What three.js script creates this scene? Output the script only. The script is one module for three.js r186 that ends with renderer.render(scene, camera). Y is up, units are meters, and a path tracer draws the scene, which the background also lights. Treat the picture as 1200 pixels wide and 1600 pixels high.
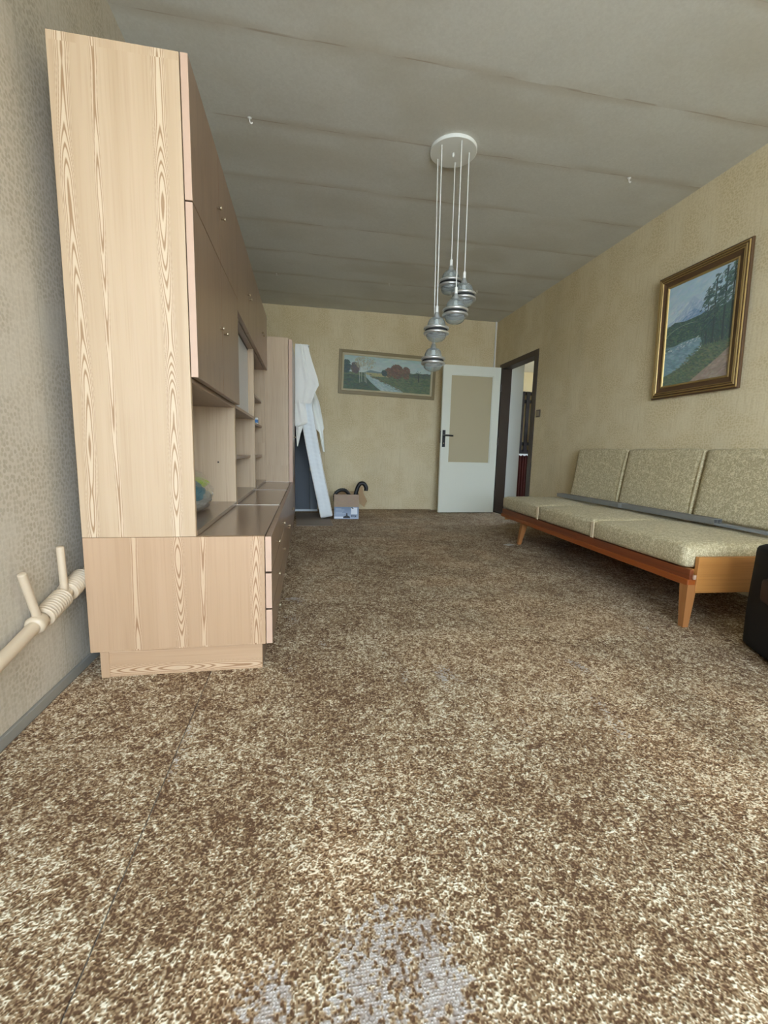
import * as THREE from 'three';
import { RoundedBoxGeometry } from 'three/addons/geometries/RoundedBoxGeometry.js';
import { RectAreaLightUniformsLib } from 'three/addons/lights/RectAreaLightUniformsLib.js';
import { mergeGeometries, mergeVertices, toCreasedNormals } from 'three/addons/utils/BufferGeometryUtils.js';

// ---------------------------------------------------------------- camera, sky, exposure
const scene = new THREE.Scene();
const camera = new THREE.PerspectiveCamera(2 * Math.atan(800 / 678.37) * 180 / Math.PI, 0.75, 0.05, 200);
const R = (d) => d * Math.PI / 180;
camera.position.set(0.818, 0.824, 0);
camera.rotation.set(R(-7.927), R(-10.258), R(1.383), 'YXZ');
scene.add(camera);

const renderer = new THREE.WebGLRenderer({ antialias: true });
renderer.toneMapping = THREE.LinearToneMapping;
renderer.toneMappingExposure = 1.0;
renderer.shadowMap.enabled = true;
const SKY_STRENGTH = 15.0;
// daylight in the window opening behind the camera (the sky itself does the rest)
RectAreaLightUniformsLib.init();
const daylight = new THREE.RectAreaLight(new THREE.Color(0.76, 0.92, 1.12), 6.4, 2.36, 1.88);
daylight.position.set(1.36, 1.5, 2.28); scene.add(daylight);

// ---------------------------------------------------------------- noise
const hash = (x, y, s) => { let h = (x * 374761393 + y * 668265263 + s * 1442695041) | 0; h = Math.imul(h ^ (h >>> 13), 1274126177); h ^= h >>> 16; h = Math.imul(h, 0x85ebca6b); return ((h ^ (h >>> 13)) >>> 0) / 4294967296; };
function vn(x, y, s = 0, px = 0, py = 0) {                    // value noise, periodic when px / py are given
  let x0 = Math.floor(x), y0 = Math.floor(y); const fx = x - x0, fy = y - y0;
  let x1 = x0 + 1, y1 = y0 + 1;
  if (px) { x0 = ((x0 % px) + px) % px; x1 = ((x1 % px) + px) % px; }
  if (py) { y0 = ((y0 % py) + py) % py; y1 = ((y1 % py) + py) % py; }
  const u = fx * fx * (3 - 2 * fx), v = fy * fy * (3 - 2 * fy);
  const a = hash(x0, y0, s), b = hash(x1, y0, s), c = hash(x0, y1, s), d = hash(x1, y1, s);
  return a + (b - a) * u + (c - a) * v + (a - b - c + d) * u * v;
}
const fbm = (x, y, s, n = 4) => { let a = 0, w = 0.5, t = 0; for (let i = 0; i < n; i++) { a += w * vn(x, y, s + i); t += w; w *= 0.5; x *= 2.03; y *= 2.03; } return a / t; };
const sm = (a, b, x) => { const t = Math.min(1, Math.max(0, (x - a) / (b - a))); return t * t * (3 - 2 * t); };
const mix = (a, b, t) => a + (b - a) * t;
const mix3 = (a, b, t) => [mix(a[0], b[0], t), mix(a[1], b[1], t), mix(a[2], b[2], t)];
let seed = 7; const rnd = () => { seed = (seed * 1664525 + 1013904223) >>> 0; return seed / 4294967296; };

// ---------------------------------------------------------------- sky: hazy bright daylight
{
  const w = 256, h = 128, d = new Float32Array(w * h * 4);
  for (let y = 0; y < h; y++) for (let x = 0; x < w; x++) {
    const el = (y + 0.5) / h * 180 - 90, i = (y * w + x) * 4;
    let c;
    if (el < 0) c = [0.50, 0.54, 0.56];
    else { c = mix3([0.80, 0.95, 1.16], [0.46, 0.68, 1.10], sm(0, 75, el)); const k = fbm(x / 256 * 16, y / 10, 5, 4); c = mix3(c, [0.92, 1.0, 1.12], sm(0.5, 0.75, k) * 0.4); }
    d[i] = c[0]; d[i + 1] = c[1]; d[i + 2] = c[2]; d[i + 3] = 1;
  }
  const t = new THREE.DataTexture(d, w, h, THREE.RGBAFormat, THREE.FloatType);
  t.mapping = THREE.EquirectangularReflectionMapping; t.magFilter = THREE.LinearFilter; t.wrapS = THREE.RepeatWrapping; t.needsUpdate = true;
  scene.background = t; scene.backgroundIntensity = SKY_STRENGTH;
}

// ---------------------------------------------------------------- textures
function tex(w, h, tw, th, fn, srgb = true) {                 // tw, th: metres covered
  const d = new Uint8Array(w * h * 4);
  for (let y = 0; y < h; y++) for (let x = 0; x < w; x++) { const c = fn(x, y), i = (y * w + x) * 4; d[i] = Math.max(0, Math.min(255, c[0])); d[i + 1] = Math.max(0, Math.min(255, c[1])); d[i + 2] = Math.max(0, Math.min(255, c[2])); d[i + 3] = 255; }
  const t = new THREE.DataTexture(d, w, h, THREE.RGBAFormat);
  if (srgb) t.colorSpace = THREE.SRGBColorSpace;
  t.magFilter = THREE.LinearFilter; t.minFilter = THREE.LinearMipmapLinearFilter; t.generateMipmaps = true;
  t.wrapS = t.wrapT = THREE.RepeatWrapping; t.repeat.set(1 / tw, 1 / th); t.needsUpdate = true;
  return t;
}
const retile = (t, du, dv) => { const c = t.clone(); c.offset.set(du, dv); c.needsUpdate = true; return c; };

// printed pine laminate: straight fine grain with a few cathedral figures (one metre wide, two high)
const CORES = [[0.040, 0.024, 1], [0.125, 0.011, 2], [0.300, 0.025, 3], [0.56, 0.014, 4], [0.70, 0.026, 5], [0.785, 0.013, 6], [0.965, 0.024, 7]];
function pine(base, dark, light, w = 1024, h = 1536, sharp = 1) {
  return tex(w, h, 1.0, 1.6, (x, y) => {
    const u = x / w, v = y / h * 1.6;
    let c = mix3(base, [base[0] - 14, base[1] - 15, base[2] - 17], fbm(u * 22, v * 1.1, 11, 3));
    const fine = vn(u * 420, v * 6, 21), fine2 = vn(u * 170, v * 2.5, 22);
    c = mix3(c, dark, (sm(0.55, 0.95, fine) * 0.10 + sm(0.6, 0.95, fine2) * 0.10) * sharp);
    for (const [cu, wd, s] of CORES) {
      const du = u - cu - (vn(v * 1.6, s, 31) - 0.5) * 0.016 - (vn(v * 9, s, 32) - 0.5) * 0.003;
      if (Math.abs(du) > wd * 1.3) continue;
      const e = du / wd, hv = (vn(v * 2.6, s, 33) * 1.6 + vn(v * 6.5, s, 35) * 0.5) * 5.2 + (s % 2 ? v : -v) * 5;
      const th = wd < 0.015 ? 0.42 : 1, q = (e * e * 3.6 + Math.abs(e) * 0.8 + hv) * th + vn(v * 26, s, 34) * 0.2, f = ((q % 1) + 1) % 1;
      const m = 1 - sm(0.72, 1.08, Math.abs(e)), line = sm(0.50, 0.62, f) * (1 - sm(0.80, 0.98, f));
      c = mix3(c, light, m * 0.75 * (1 - 0.5 * Math.abs(e)));
      c = mix3(c, dark, m * line * 0.9 * sharp);
    }
    return c;
  });
}
const T_PINE = pine([195, 168, 136], [150, 116, 82], [213, 191, 160]);
const T_PINE_PLAIN = tex(512, 1024, 0.5, 1.4, (x, y) => {
  const u = x / 512, v = y / 1024;
  let c = mix3([194, 170, 139], [181, 156, 124], fbm(u * 12, v * 2, 14, 3));
  return mix3(c, [154, 127, 96], sm(0.55, 0.95, vn(u * 210, v * 9, 23)) * 0.25 + sm(0.66, 0.9, vn(u * 60 + Math.sin(v * 9) * 0.6, v * 3, 24)) * 0.2);
});
const T_BROWN = tex(512, 1024, 0.5, 1.2, (x, y) => {
  const u = x / 512, v = y / 1024;
  const c = mix3([154, 129, 105], [139, 114, 92], fbm(u * 10, v * 2, 15, 3));
  return mix3(c, [118, 92, 70], sm(0.5, 0.95, vn(u * 190, v * 7, 25)) * 0.35 + sm(0.6, 0.9, vn(u * 48, v * 4, 26)) * 0.2);
});
const T_HONEY = tex(512, 1024, 0.5, 1.0, (x, y) => {
  const u = x / 512, v = y / 1024;
  const c = mix3([204, 146, 80], [180, 120, 60], fbm(u * 9, v * 1.4, 16, 4));
  return mix3(c, [138, 84, 40], sm(0.55, 0.95, vn(u * 160, v * 5, 27)) * 0.22);
});
const T_RED = tex(512, 512, 0.5, 1.0, (x, y) => {
  const u = x / 512, v = y / 512;
  const c = mix3([146, 78, 40], [118, 58, 30], fbm(u * 14, v * 2, 17, 4));
  return mix3(c, [80, 38, 20], sm(0.55, 0.95, vn(u * 190, v * 6, 28)) * 0.3);
});
// wallpaper: clumps of small dots, faint brush-like strokes between, one metre square
function paper(base, spot, pale, s) {
  return tex(1024, 1024, 1.06, 1.06, (x, y) => {
    const u = x / 1024, v = y / 1024;
    const N = 72, gx = u * N, gy = v * N; let d1 = 9, id = 0;
    const ix = Math.floor(gx), iy = Math.floor(gy);
    for (let j = -1; j < 2; j++) for (let i = -1; i < 2; i++) {
      const a = (ix + i + N) % N, b = (iy + j + N) % N, px = ix + i + 0.5 + (hash(a, b, s) - 0.5) * 0.7, py = iy + j + 0.5 + (hash(a, b, s + 1) - 0.5) * 0.7;
      const d = Math.hypot(gx - px, gy - py); if (d < d1) { d1 = d; id = hash(a, b, s + 2); }
    }
    const clump = 0.3 + 0.7 * sm(0.3, 0.7, vn(u * 7, v * 7, s + 3, 7, 7) * 0.7 + vn(u * 15, v * 15, s + 4, 15, 15) * 0.3);
    const dot = (1 - sm(0.30, 0.50, d1)) * clump * (0.45 + 0.55 * id);
    const stroke = sm(0.58, 0.8, vn(u * 150, v * 12, s + 5, 150, 12)) * (1 - clump) * 0.55;
    const grain = vn(u * 330, v * 330, s + 6, 330, 330) * 0.6 + vn(u * 130, v * 130, s + 7, 130, 130) * 0.4;
    let c = mix3(base, pale, (1 - clump) * 0.55 + (grain - 0.5) * 1.0);
    c = mix3(c, spot, dot * 0.85 + stroke * 0.6);
    const seam = Math.min(Math.abs(u), Math.abs(u - 0.5), Math.abs(u - 1));
    if (seam < 0.0016) c = mix3(c, spot, 0.7);
    return c;
  });
}
const T_PAPER_W = paper([224, 208, 170], [202, 183, 141], [229, 216, 183], 40);
const T_PAPER_L = paper([195, 185, 167], [168, 157, 137], [204, 196, 180], 60);
// ceiling sheets: dirty grey paper with stained joints (3.6 m x 0.55 m)
const T_CEILS = [0, 1, 2, 3].map((k) => tex(1536, 240, 3.6, 0.55, (x, y) => {
  const u = x / 1536 * 3.6 + k * 11.3, v = y / 240 * 0.55;
  const g = vn(x / 5, y / 5, 71) * 0.5 + vn(x / 2, y / 2, 72) * 0.5;
  let c = mix3([203, 201, 191], [219, 218, 209], g * 0.7 + fbm(u * 2.2, v * 2.2, 73, 4) * 0.7 - 0.2);
  c = mix3(c, [184, 176, 156], sm(0.4, 0.8, fbm(u * 1.8 + 3, v * 3.2, 74, 4)) * 0.3);
  const e = Math.min(v, 0.55 - v), jit = vn(u * 5, v > 0.27 ? 1 : 0, 75);
  c = mix3(c, [178, 165, 142], (1 - sm(0.0, 0.05 + 0.02 * jit, e)) * 0.36 * sm(0.25, 0.7, fbm(u * 2.4, v > 0.27 ? 3 : 0, 76, 3)));
  c = mix3(c, [140, 116, 92], (1 - sm(0.002, 0.008, e)) * 0.42 * sm(0.5, 0.7, fbm(u * 5, v > 0.27 ? 9 : 5, 77, 3)));
  return c;
}));
// carpet: speckled brown and cream loop pile; the near piece is worn to its grey backing here and there
function carpet(worn, s) {
  const N = 2048, M = 2.2;
  const t = tex(N, N, M, M, (x, y) => {
    const u = x / N * M, v = y / N * M, p = (f) => Math.round(M * f);
    const q = (f, k) => vn(x / N * p(f), y / N * p(f), s + k, p(f), p(f));
    const big = q(14, 1), mid = q(70, 2), sml = q(190, 3), fin = q(390, 4), dirt = q(2.3, 5) * 0.6 + q(5, 6) * 0.4;
    let n = 0.50 + (big - 0.5) * 0.14 + (mid - 0.5) * 0.30 + (sml - 0.5) * 0.55 + (fin - 0.5) * 0.66;
    n += (dirt - 0.5) * 0.22;
    let c = n < 0.5 ? mix3([88, 61, 37], [150, 124, 91], sm(0.14, 0.52, n)) : mix3([150, 124, 91], [226, 215, 188], sm(0.47, 0.90, n));
    c = mix3(c, [c[0] * 1.04, c[1] * 0.93, c[2] * 0.84], sm(0.45, 0.7, dirt) * 0.3);
    if (worn) {                                              // v runs towards the camera here
      const X = 0.47 + u, Z = -0.2 - (M - v);
      const zone = Math.max(1.25 * Math.exp(-(((X - 1.00) / 0.18) ** 2)) * sm(-0.84, -0.62, Z), 0.5 * Math.exp(-(((X - 1.22) / 0.10) ** 2)) * sm(-0.80, -0.62, Z), 0.4 * Math.exp(-(((X - 0.78) / 0.1) ** 2)) * sm(-0.74, -0.6, Z));
      const k = sm(0.50, 0.62, fbm(u * 7, v * 3.2, s + 7, 4) + zone * 0.42 - 0.27 + (sml - 0.5) * 0.24);
      if (k > 0) {
        const du = (u / 0.0052) % 1 - 0.5, dv = (v / 0.0046) % 1 - 0.5, dot = 1 - sm(0.2, 0.42, Math.hypot(du, dv));
        const b = mix3([156, 149, 146], [222, 217, 216], dot * (0.2 + 0.6 * fin));
        c = mix3(c, b, k * 0.72 * sm(0.22, 0.45, mid + 0.15));
      }
    }
    return c;
  });
  return t;
}
const T_CARPET_A = carpet(true, 100), T_CARPET_B = carpet(false, 100);
// sofa brocade
const T_SOFA = tex(1024, 1024, 0.5, 0.5, (x, y) => {
  const u = x / 1024, v = y / 1024;
  const wx = vn(u * 40, v * 40, 81, 40, 40) * 6.3, wy = vn(u * 40, v * 40, 82, 40, 40) * 6.3;
  const a = vn(u * 66 + Math.cos(wx) * 0.7, v * 66 + Math.sin(wy) * 0.7, 83, 66, 66);
  const ridge = 1 - Math.abs(a - 0.5) * 5;
  const weave = vn(u * 300, v * 300, 84, 300, 300);
  let c = mix3([176, 161, 124], [222, 209, 171], sm(-0.1, 0.75, ridge) * 0.9);
  return mix3(c, [142, 128, 96], sm(0.5, 1, weave) * 0.35);
});
const T_GREYWEAVE = tex(256, 256, 0.25, 0.25, (x, y) => { const g = 118 + (hash(x, y, 5) - 0.5) * 22; return [g, g, g]; });

// ---------------------------------------------------------------- materials
const std = (o) => new THREE.MeshStandardMaterial(o), phy = (o) => new THREE.MeshPhysicalMaterial(o);
const M = {
  pine: std({ map: T_PINE, roughness: 0.5 }),
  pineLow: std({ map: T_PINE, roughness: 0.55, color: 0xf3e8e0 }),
  top: phy({ map: T_BROWN, roughness: 0.24, clearcoat: 0.6, clearcoatRoughness: 0.22 }),
  pinePlain: std({ map: T_PINE_PLAIN, roughness: 0.55 }),
  brown: phy({ map: T_BROWN, roughness: 0.3 }),
  edge: std({ color: 0xc09f86, roughness: 0.5 }),
  edgePale: std({ color: 0xeee6dc, roughness: 0.6 }),
  honey: std({ map: T_HONEY, roughness: 0.42 }),
  legwood: std({ map: T_PINE_PLAIN, color: 0xe0ad7c, roughness: 0.45 }),
  red: std({ map: T_RED, roughness: 0.4 }),
  paperW: std({ map: T_PAPER_W, roughness: 0.85, vertexColors: true, bumpMap: T_PAPER_W, bumpScale: 0.0008 }),
  paperL: std({ map: T_PAPER_L, roughness: 0.85, vertexColors: true, bumpMap: T_PAPER_L, bumpScale: 0.0008 }),
  carpetA: std({ map: T_CARPET_A, roughness: 1, bumpMap: T_CARPET_A, bumpScale: 0.004 }),
  carpetB: std({ map: T_CARPET_B, roughness: 1, bumpMap: T_CARPET_B, bumpScale: 0.004 }),
  concrete: std({ color: 0x77736a, roughness: 0.9 }),
  slab: std({ color: 0x8a8576, roughness: 0.9 }),
  sofa: phy({ map: T_SOFA, roughness: 0.72, bumpMap: T_SOFA, bumpScale: 0.0022, sheen: 0.3, sheenColor: new THREE.Color(0.8, 0.75, 0.6) }),
  piping: std({ color: 0xdcc9a6, roughness: 0.7 }),
  pipingDark: std({ color: 0xa3946f, roughness: 0.8 }),
  lowerRail: std({ map: T_HONEY, color: 0xc7936c, roughness: 0.45 }),
  doorPaint: std({ color: 0xe6e7d6, roughness: 0.4 }),
  frameBrown: std({ color: 0x3a2c20, roughness: 0.45 }),
  black: std({ color: 0x0d0d0e, roughness: 0.45 }),
  blackMatt: std({ color: 0x0b0b0c, roughness: 0.8 }),
  chrome: std({ color: 0xc9c2b4, metalness: 1, roughness: 0.22 }),
  brass: std({ color: 0xc9bda4, metalness: 1, roughness: 0.3 }),
  gold: std({ color: 0xb89d66, metalness: 0.75, roughness: 0.42 }),
  frameCove: std({ color: 0x5a4128, roughness: 0.55 }),
  white: std({ color: 0xe2e1da, roughness: 0.45 }),
  hallWhite: std({ color: 0xd8dad2, roughness: 0.8 }),
  hallCream: std({ color: 0xe0cda0, roughness: 0.85 }),
  pipe: std({ color: 0xc4b094, roughness: 0.38 }),
  grey: std({ color: 0x7a7974, roughness: 0.55 }),
  lino: std({ color: 0x8a867c, roughness: 0.7 }),
  silver: std({ color: 0xcfd0cd, metalness: 0.75, roughness: 0.32 }),
  cap: std({ color: 0xa7a9a6, metalness: 0.5, roughness: 0.4 }),
  canopy: std({ color: 0xe4e4dc, roughness: 0.5 }),
  cloth: std({ color: 0xf4f4ec, roughness: 0.9, side: THREE.DoubleSide }),
  mattress: std({ color: 0xeaf0f0, roughness: 0.9 }),
  cardboard: std({ color: 0xa98c68, roughness: 0.85 }),
  clear: phy({ color: 0xffffff, roughness: 0.04, transmission: 1, thickness: 0, side: THREE.DoubleSide, ior: 1.5 }),
  lampGlass: phy({ color: 0xdde3e2, roughness: 0.12, transmission: 0.8, thickness: 0, side: THREE.DoubleSide, ior: 1.5 }),
  patternGlass: phy({ color: 0xe4e8ec, roughness: 0.28, transmission: 0.5, thickness: 0 }),
  frosted: phy({ color: 0xd8cba6, roughness: 0.5, transmission: 0.3, thickness: 0, side: THREE.DoubleSide }),
};
M.clear.color.setRGB(0.97, 0.98, 0.97);

// ---------------------------------------------------------------- building helpers
const used = new Map();
function numbered(n) { const k = used.get(n) ?? -1; used.set(n, k + 1); return k < 0 ? n : n + '_' + String(k + 1).padStart(3, '0'); }
function tag(o, label, category, group) { o.userData.label = label; o.userData.category = category; if (group) o.userData.group = group; return o; }
function thing(name, label, category, pos, group) {
  const o = new THREE.Group(); o.name = numbered(name); o.position.set(...pos); scene.add(o); tag(o, label, category, group); return o;
}
function mesh(name, geo, mat, parent = scene) {
  const m = new THREE.Mesh(geo, mat); m.name = parent === scene ? numbered(name) : name; m.castShadow = m.receiveShadow = true; parent.add(m); return m;
}
const structure = (o) => { o.userData.kind = 'structure'; return o; };
// uv in metres from the face's main direction; grain is the axis that v runs along
function faceUV(g, grain = 'y', ou = 0, ov = 0) {
  if (g.index) g = g.toNonIndexed();
  const p = g.attributes.position, uv = new Float32Array(p.count * 2), a = new THREE.Vector3(), b = new THREE.Vector3(), c = new THREE.Vector3(), n = new THREE.Vector3();
  const gi = 'xyz'.indexOf(grain);
  for (let i = 0; i < p.count; i += 3) {
    a.fromBufferAttribute(p, i); b.fromBufferAttribute(p, i + 1); c.fromBufferAttribute(p, i + 2);
    n.copy(b).sub(a).cross(c.clone().sub(a));
    const A = [Math.abs(n.x), Math.abs(n.y), Math.abs(n.z)], k = A[0] >= A[1] && A[0] >= A[2] ? 0 : A[1] >= A[2] ? 1 : 2;
    let vi = gi, ui; if (k === gi) { vi = (k + 1) % 3; ui = (k + 2) % 3; } else ui = 3 - k - vi;
    [a, b, c].forEach((q, j) => { uv[(i + j) * 2] = q.getComponent(ui) + ou; uv[(i + j) * 2 + 1] = q.getComponent(vi) + ov; });
  }
  g.setAttribute('uv', new THREE.BufferAttribute(uv, 2));
  return g;
}
// a chamfered board given by its extents in the scene; it is placed in its parent's own axes
function board(name, parent, mat, [x0, x1], [y0, y1], [z0, z1], { r = 0.0015, grain = 'y', ou = null, ov = null } = {}) {
  const w = x1 - x0, h = y1 - y0, d = z1 - z0, rr = Math.min(r, w / 2.5, h / 2.5, d / 2.5);
  let g = new RoundedBoxGeometry(w, h, d, 1, rr);
  g = faceUV(g, grain, ou ?? rnd() * 0.9, ov ?? rnd() * 0.9);
  const m = mesh(name, g, mat, parent);
  const c = new THREE.Vector3((x0 + x1) / 2, (y0 + y1) / 2, (z0 + z1) / 2);
  if (parent !== scene) { parent.updateWorldMatrix(true, false); parent.worldToLocal(c); }
  m.position.copy(c); return m;
}
function at(m, x, y, z) { const c = new THREE.Vector3(x, y, z); if (m.parent && m.parent !== scene) { m.parent.updateWorldMatrix(true, false); m.parent.worldToLocal(c); } m.position.copy(c); return m; }
// padded block with rounded edges, bulging top and front
function pad(w, h, d, r, bulge = 0.01, wob = 0.002, s = 1, q = 0.035) {
  const nx = Math.ceil(w / q), ny = Math.max(4, Math.ceil(h / q * 1.4)), nz = Math.ceil(d / q);
  let g = new THREE.BoxGeometry(w, h, d, nx, ny, nz); g.deleteAttribute('uv'); g.deleteAttribute('normal'); g = mergeVertices(g, 1e-5);
  const p = g.attributes.position, v = new THREE.Vector3(), c = new THREE.Vector3(), e = new THREE.Vector3();
  for (let i = 0; i < p.count; i++) {
    v.fromBufferAttribute(p, i);
    c.set(THREE.MathUtils.clamp(v.x, -w / 2 + r, w / 2 - r), THREE.MathUtils.clamp(v.y, -h / 2 + r, h / 2 - r), THREE.MathUtils.clamp(v.z, -d / 2 + r, d / 2 - r));
    e.copy(v).sub(c); if (e.lengthSq() > 0) v.copy(c).add(e.normalize().multiplyScalar(r));
    const bx = 1 - (2 * v.x / w) ** 2, by = 1 - (2 * v.y / h) ** 2, bz = 1 - (2 * v.z / d) ** 2;
    v.y += Math.sign(v.y) * bulge * Math.max(0, bx) ** 0.6 * Math.max(0, bz) ** 0.6 * (v.y > 0 ? 1 : 0);
    v.x += Math.sign(v.x) * bulge * 0.5 * Math.max(0, by) * Math.max(0, bz) ** 0.5;
    const k = (vn(v.x * 9 + 40, v.z * 9 + v.y * 5 + 40, s) - 0.5) * 2 * wob; if (v.y > -h / 2 + r * 0.5) v.y += k; v.x += k * 0.6;
    p.setXYZ(i, v.x, v.y, v.z);
  }
  g.computeVertexNormals(); return g;
}
const cyl = (r0, r1, h, n = 16) => new THREE.CylinderGeometry(r0, r1, h, n);
const lathe = (pts, n = 28) => new THREE.LatheGeometry(pts.map(([x, y]) => new THREE.Vector2(x, y)), n);
const tube = (pts, r, n = 24, m = 10) => new THREE.TubeGeometry(new THREE.CatmullRomCurve3(pts.map((p) => new THREE.Vector3(...p))), n, r, m);
function knob(parent, x, y, z) { const m = mesh('knob', KNOB, M.brass, parent); return at(m, x, y, z); }
const KNOB = lathe([[0.0001, 0], [0.004, 0], [0.0035, 0.009], [0.0062, 0.011], [0.0078, 0.015], [0.0066, 0.019], [0.0001, 0.0205]], 14); KNOB.rotateZ(-Math.PI / 2);

// ---------------------------------------------------------------- the room
const W = 3.479, H = 2.664, ZB = -6.053, ZF = 2.3;
function wallGeo(parts, s, amount = 0.11) {
  const gs = parts.map(([x0, x1, y0, y1, z0, z1]) => {
    const g = new THREE.BoxGeometry(x1 - x0, y1 - y0, z1 - z0, Math.max(1, Math.round((x1 - x0) / 0.12)), Math.max(1, Math.round((y1 - y0) / 0.12)), Math.max(1, Math.round((z1 - z0) / 0.12)));
    g.translate((x0 + x1) / 2, (y0 + y1) / 2, (z0 + z1) / 2); return faceUV(g, 'y');
  });
  const g = mergeGeometries(gs), p = g.attributes.position, c = new Float32Array(p.count * 3);
  for (let i = 0; i < p.count; i++) {
    const a = p.getX(i) + p.getZ(i), y = p.getY(i), n = sm(0.35, 0.8, fbm(a * 1.1 + 20, y * 0.9 + 20, s, 4)), m = sm(0.5, 0.8, fbm(a * 3 + 50, y * 0.6 + 20, s + 9, 3));
    const k = 1 - amount * n - amount * 0.6 * m; c[i * 3] = k; c[i * 3 + 1] = k * (1 - 0.03 * n); c[i * 3 + 2] = k * (1 - 0.09 * n);
  }
  g.setAttribute('color', new THREE.BufferAttribute(c, 3)); return g;
}
const floor = structure(mesh('floor', (() => { const g = new THREE.BoxGeometry(W + 0.6, 0.2, ZF - ZB + 0.6); return faceUV(g, 'z'); })(), M.concrete));
floor.position.set(W / 2, -0.104, (ZF + ZB) / 2);
{
  const strip = (x0, x1, z0, z1, mat, ou, ov) => {
    const g = new THREE.PlaneGeometry(x1 - x0, z1 - z0, 1, 1); g.rotateX(-Math.PI / 2); const p = g.attributes.position, uv = g.attributes.uv;
    const t = new THREE.BoxGeometry(x1 - x0, 0.004, z1 - z0); const tp = t.attributes.position, tu = t.attributes.uv;
    for (let i = 0; i < tp.count; i++) tu.setXY(i, tp.getX(i) + (x0 + x1) / 2 - ou, tp.getZ(i) + (z0 + z1) / 2 - ov);
    const m = mesh('carpet_strip', t, mat, floor); at(m, (x0 + x1) / 2, -0.002, (z0 + z1) / 2); return m;
  };
  strip(0.012, 0.4685, ZB, ZF, M.carpetB, 0.3, 0.2);
  strip(0.4715, 2.67, -2.4, -0.2, M.carpetA, 0.47, -2.4);
  strip(2.67, W, -2.4, -0.2, M.carpetB, 0.47, -2.4);
  strip(0.4715, W, ZB, -2.4, M.carpetB, 0.47, -2.4);
  strip(0.4715, W, -0.2, ZF, M.carpetB, 0.47, -2.4);
}
const T = 0.22;
structure(mesh('wall_left', wallGeo([[-T, 0, 0, H, ZB - T, ZF + T]], 200), M.paperL));
structure(mesh('wall_back', wallGeo([[0, 3.60, 0, H, ZB - T, ZB]], 210), M.paperW));
const DZ0 = -5.83, DZ1 = -4.89, DH = 2.01;
structure(mesh('wall_right', wallGeo([[W, 3.60, 0, H, DZ1, ZF + T], [W, 3.60, 0, H, ZB, DZ0], [W, 3.60, DH, H, DZ0, DZ1]], 220, 0.11), M.paperW));
const WX0 = 0.12, WX1 = 2.60, WY0 = 0.5, WY1 = 2.5;
structure(mesh('wall_front', wallGeo([[0, WX0, 0, H, ZF, ZF + T], [WX1, W, 0, H, ZF, ZF + T], [WX0, WX1, 0, WY0, ZF, ZF + T], [WX0, WX1, WY1, H, ZF, ZF + T]], 230), M.paperW));
const ceiling = structure(mesh('ceiling', faceUV(new THREE.BoxGeometry(W + 0.6, 0.2, ZF - ZB + 0.6), 'z'), M.slab));
ceiling.position.set(W / 2, H + 0.104, (ZF + ZB) / 2);
for (let i = 0; i < 16; i++) {
  const z1 = 2.67 - i * 0.55, z0 = z1 - 0.55, a = Math.max(z0, ZB), b = Math.min(z1, ZF);
  const g = new THREE.BoxGeometry(W, 0.004, b - a - 0.0002), p = g.attributes.position, uv = g.attributes.uv, n = g.attributes.normal;
  const fl = hash(i, 3, 9) > 0.5;
  for (let k = 0; k < p.count; k++) uv.setXY(k, 1.8 + (fl ? -1 : 1) * p.getX(k), p.getZ(k) + (a + b) / 2 - z0);
  const k = 0.97 + hash(i, 4, 9) * 0.04;
  M['ceil' + (i % 4)] ??= std({ map: T_CEILS[i % 4], roughness: 0.9, color: new THREE.Color(k, k, k), bumpMap: T_CEILS[i % 4], bumpScale: 0.0008 });
  at(mesh('ceiling_sheet', g, M['ceil' + (i % 4)], ceiling), W / 2, H + 0.002, (a + b) / 2);
}
// window behind the camera: frame, mullions, panes
{
  const w = structure(new THREE.Group()); w.name = 'window_1'; w.position.set((WX0 + WX1) / 2, WY0, ZF + 0.1); scene.add(w);
  const f = 0.06, zz = [ZF + 0.07, ZF + 0.13], third = (WX1 - WX0) / 3;
  board('window_frame', w, M.white, [WX0, WX1], [WY0, WY0 + f], zz, { r: 0.006 }); board('window_frame', w, M.white, [WX0, WX1], [WY1 - f, WY1], zz, { r: 0.006 });
  for (let i = 0; i < 4; i++) { const x = WX0 + i * third; board('window_frame', w, M.white, [Math.max(WX0, x - f / 2), Math.min(WX1, x + f / 2)], [WY0, WY1], zz, { r: 0.006 }); }
  for (let i = 0; i < 3; i++) { const g = new THREE.PlaneGeometry(third - f, WY1 - WY0 - 2 * f); at(mesh('window_pane', g, M.clear, w), WX0 + (i + 0.5) * third, (WY0 + WY1) / 2, ZF + 0.1); }
  board('window_sill', w, M.white, [WX0 - 0.04, WX1 + 0.04], [WY0 - 0.03, WY0], [ZF - 0.08, ZF + 0.07], { r: 0.006 });
}
structure(board('baseboard_left', scene, M.lino, [0, 0.012], [0, 0.034], [ZB, ZF], { r: 0.003 }));
structure(board('baseboard_back', scene, std({ color: 0x8d7a58, roughness: 0.8 }), [0.02, 2.6], [0, 0.012], [ZB, ZB + 0.008], { r: 0.002 }));

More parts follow.
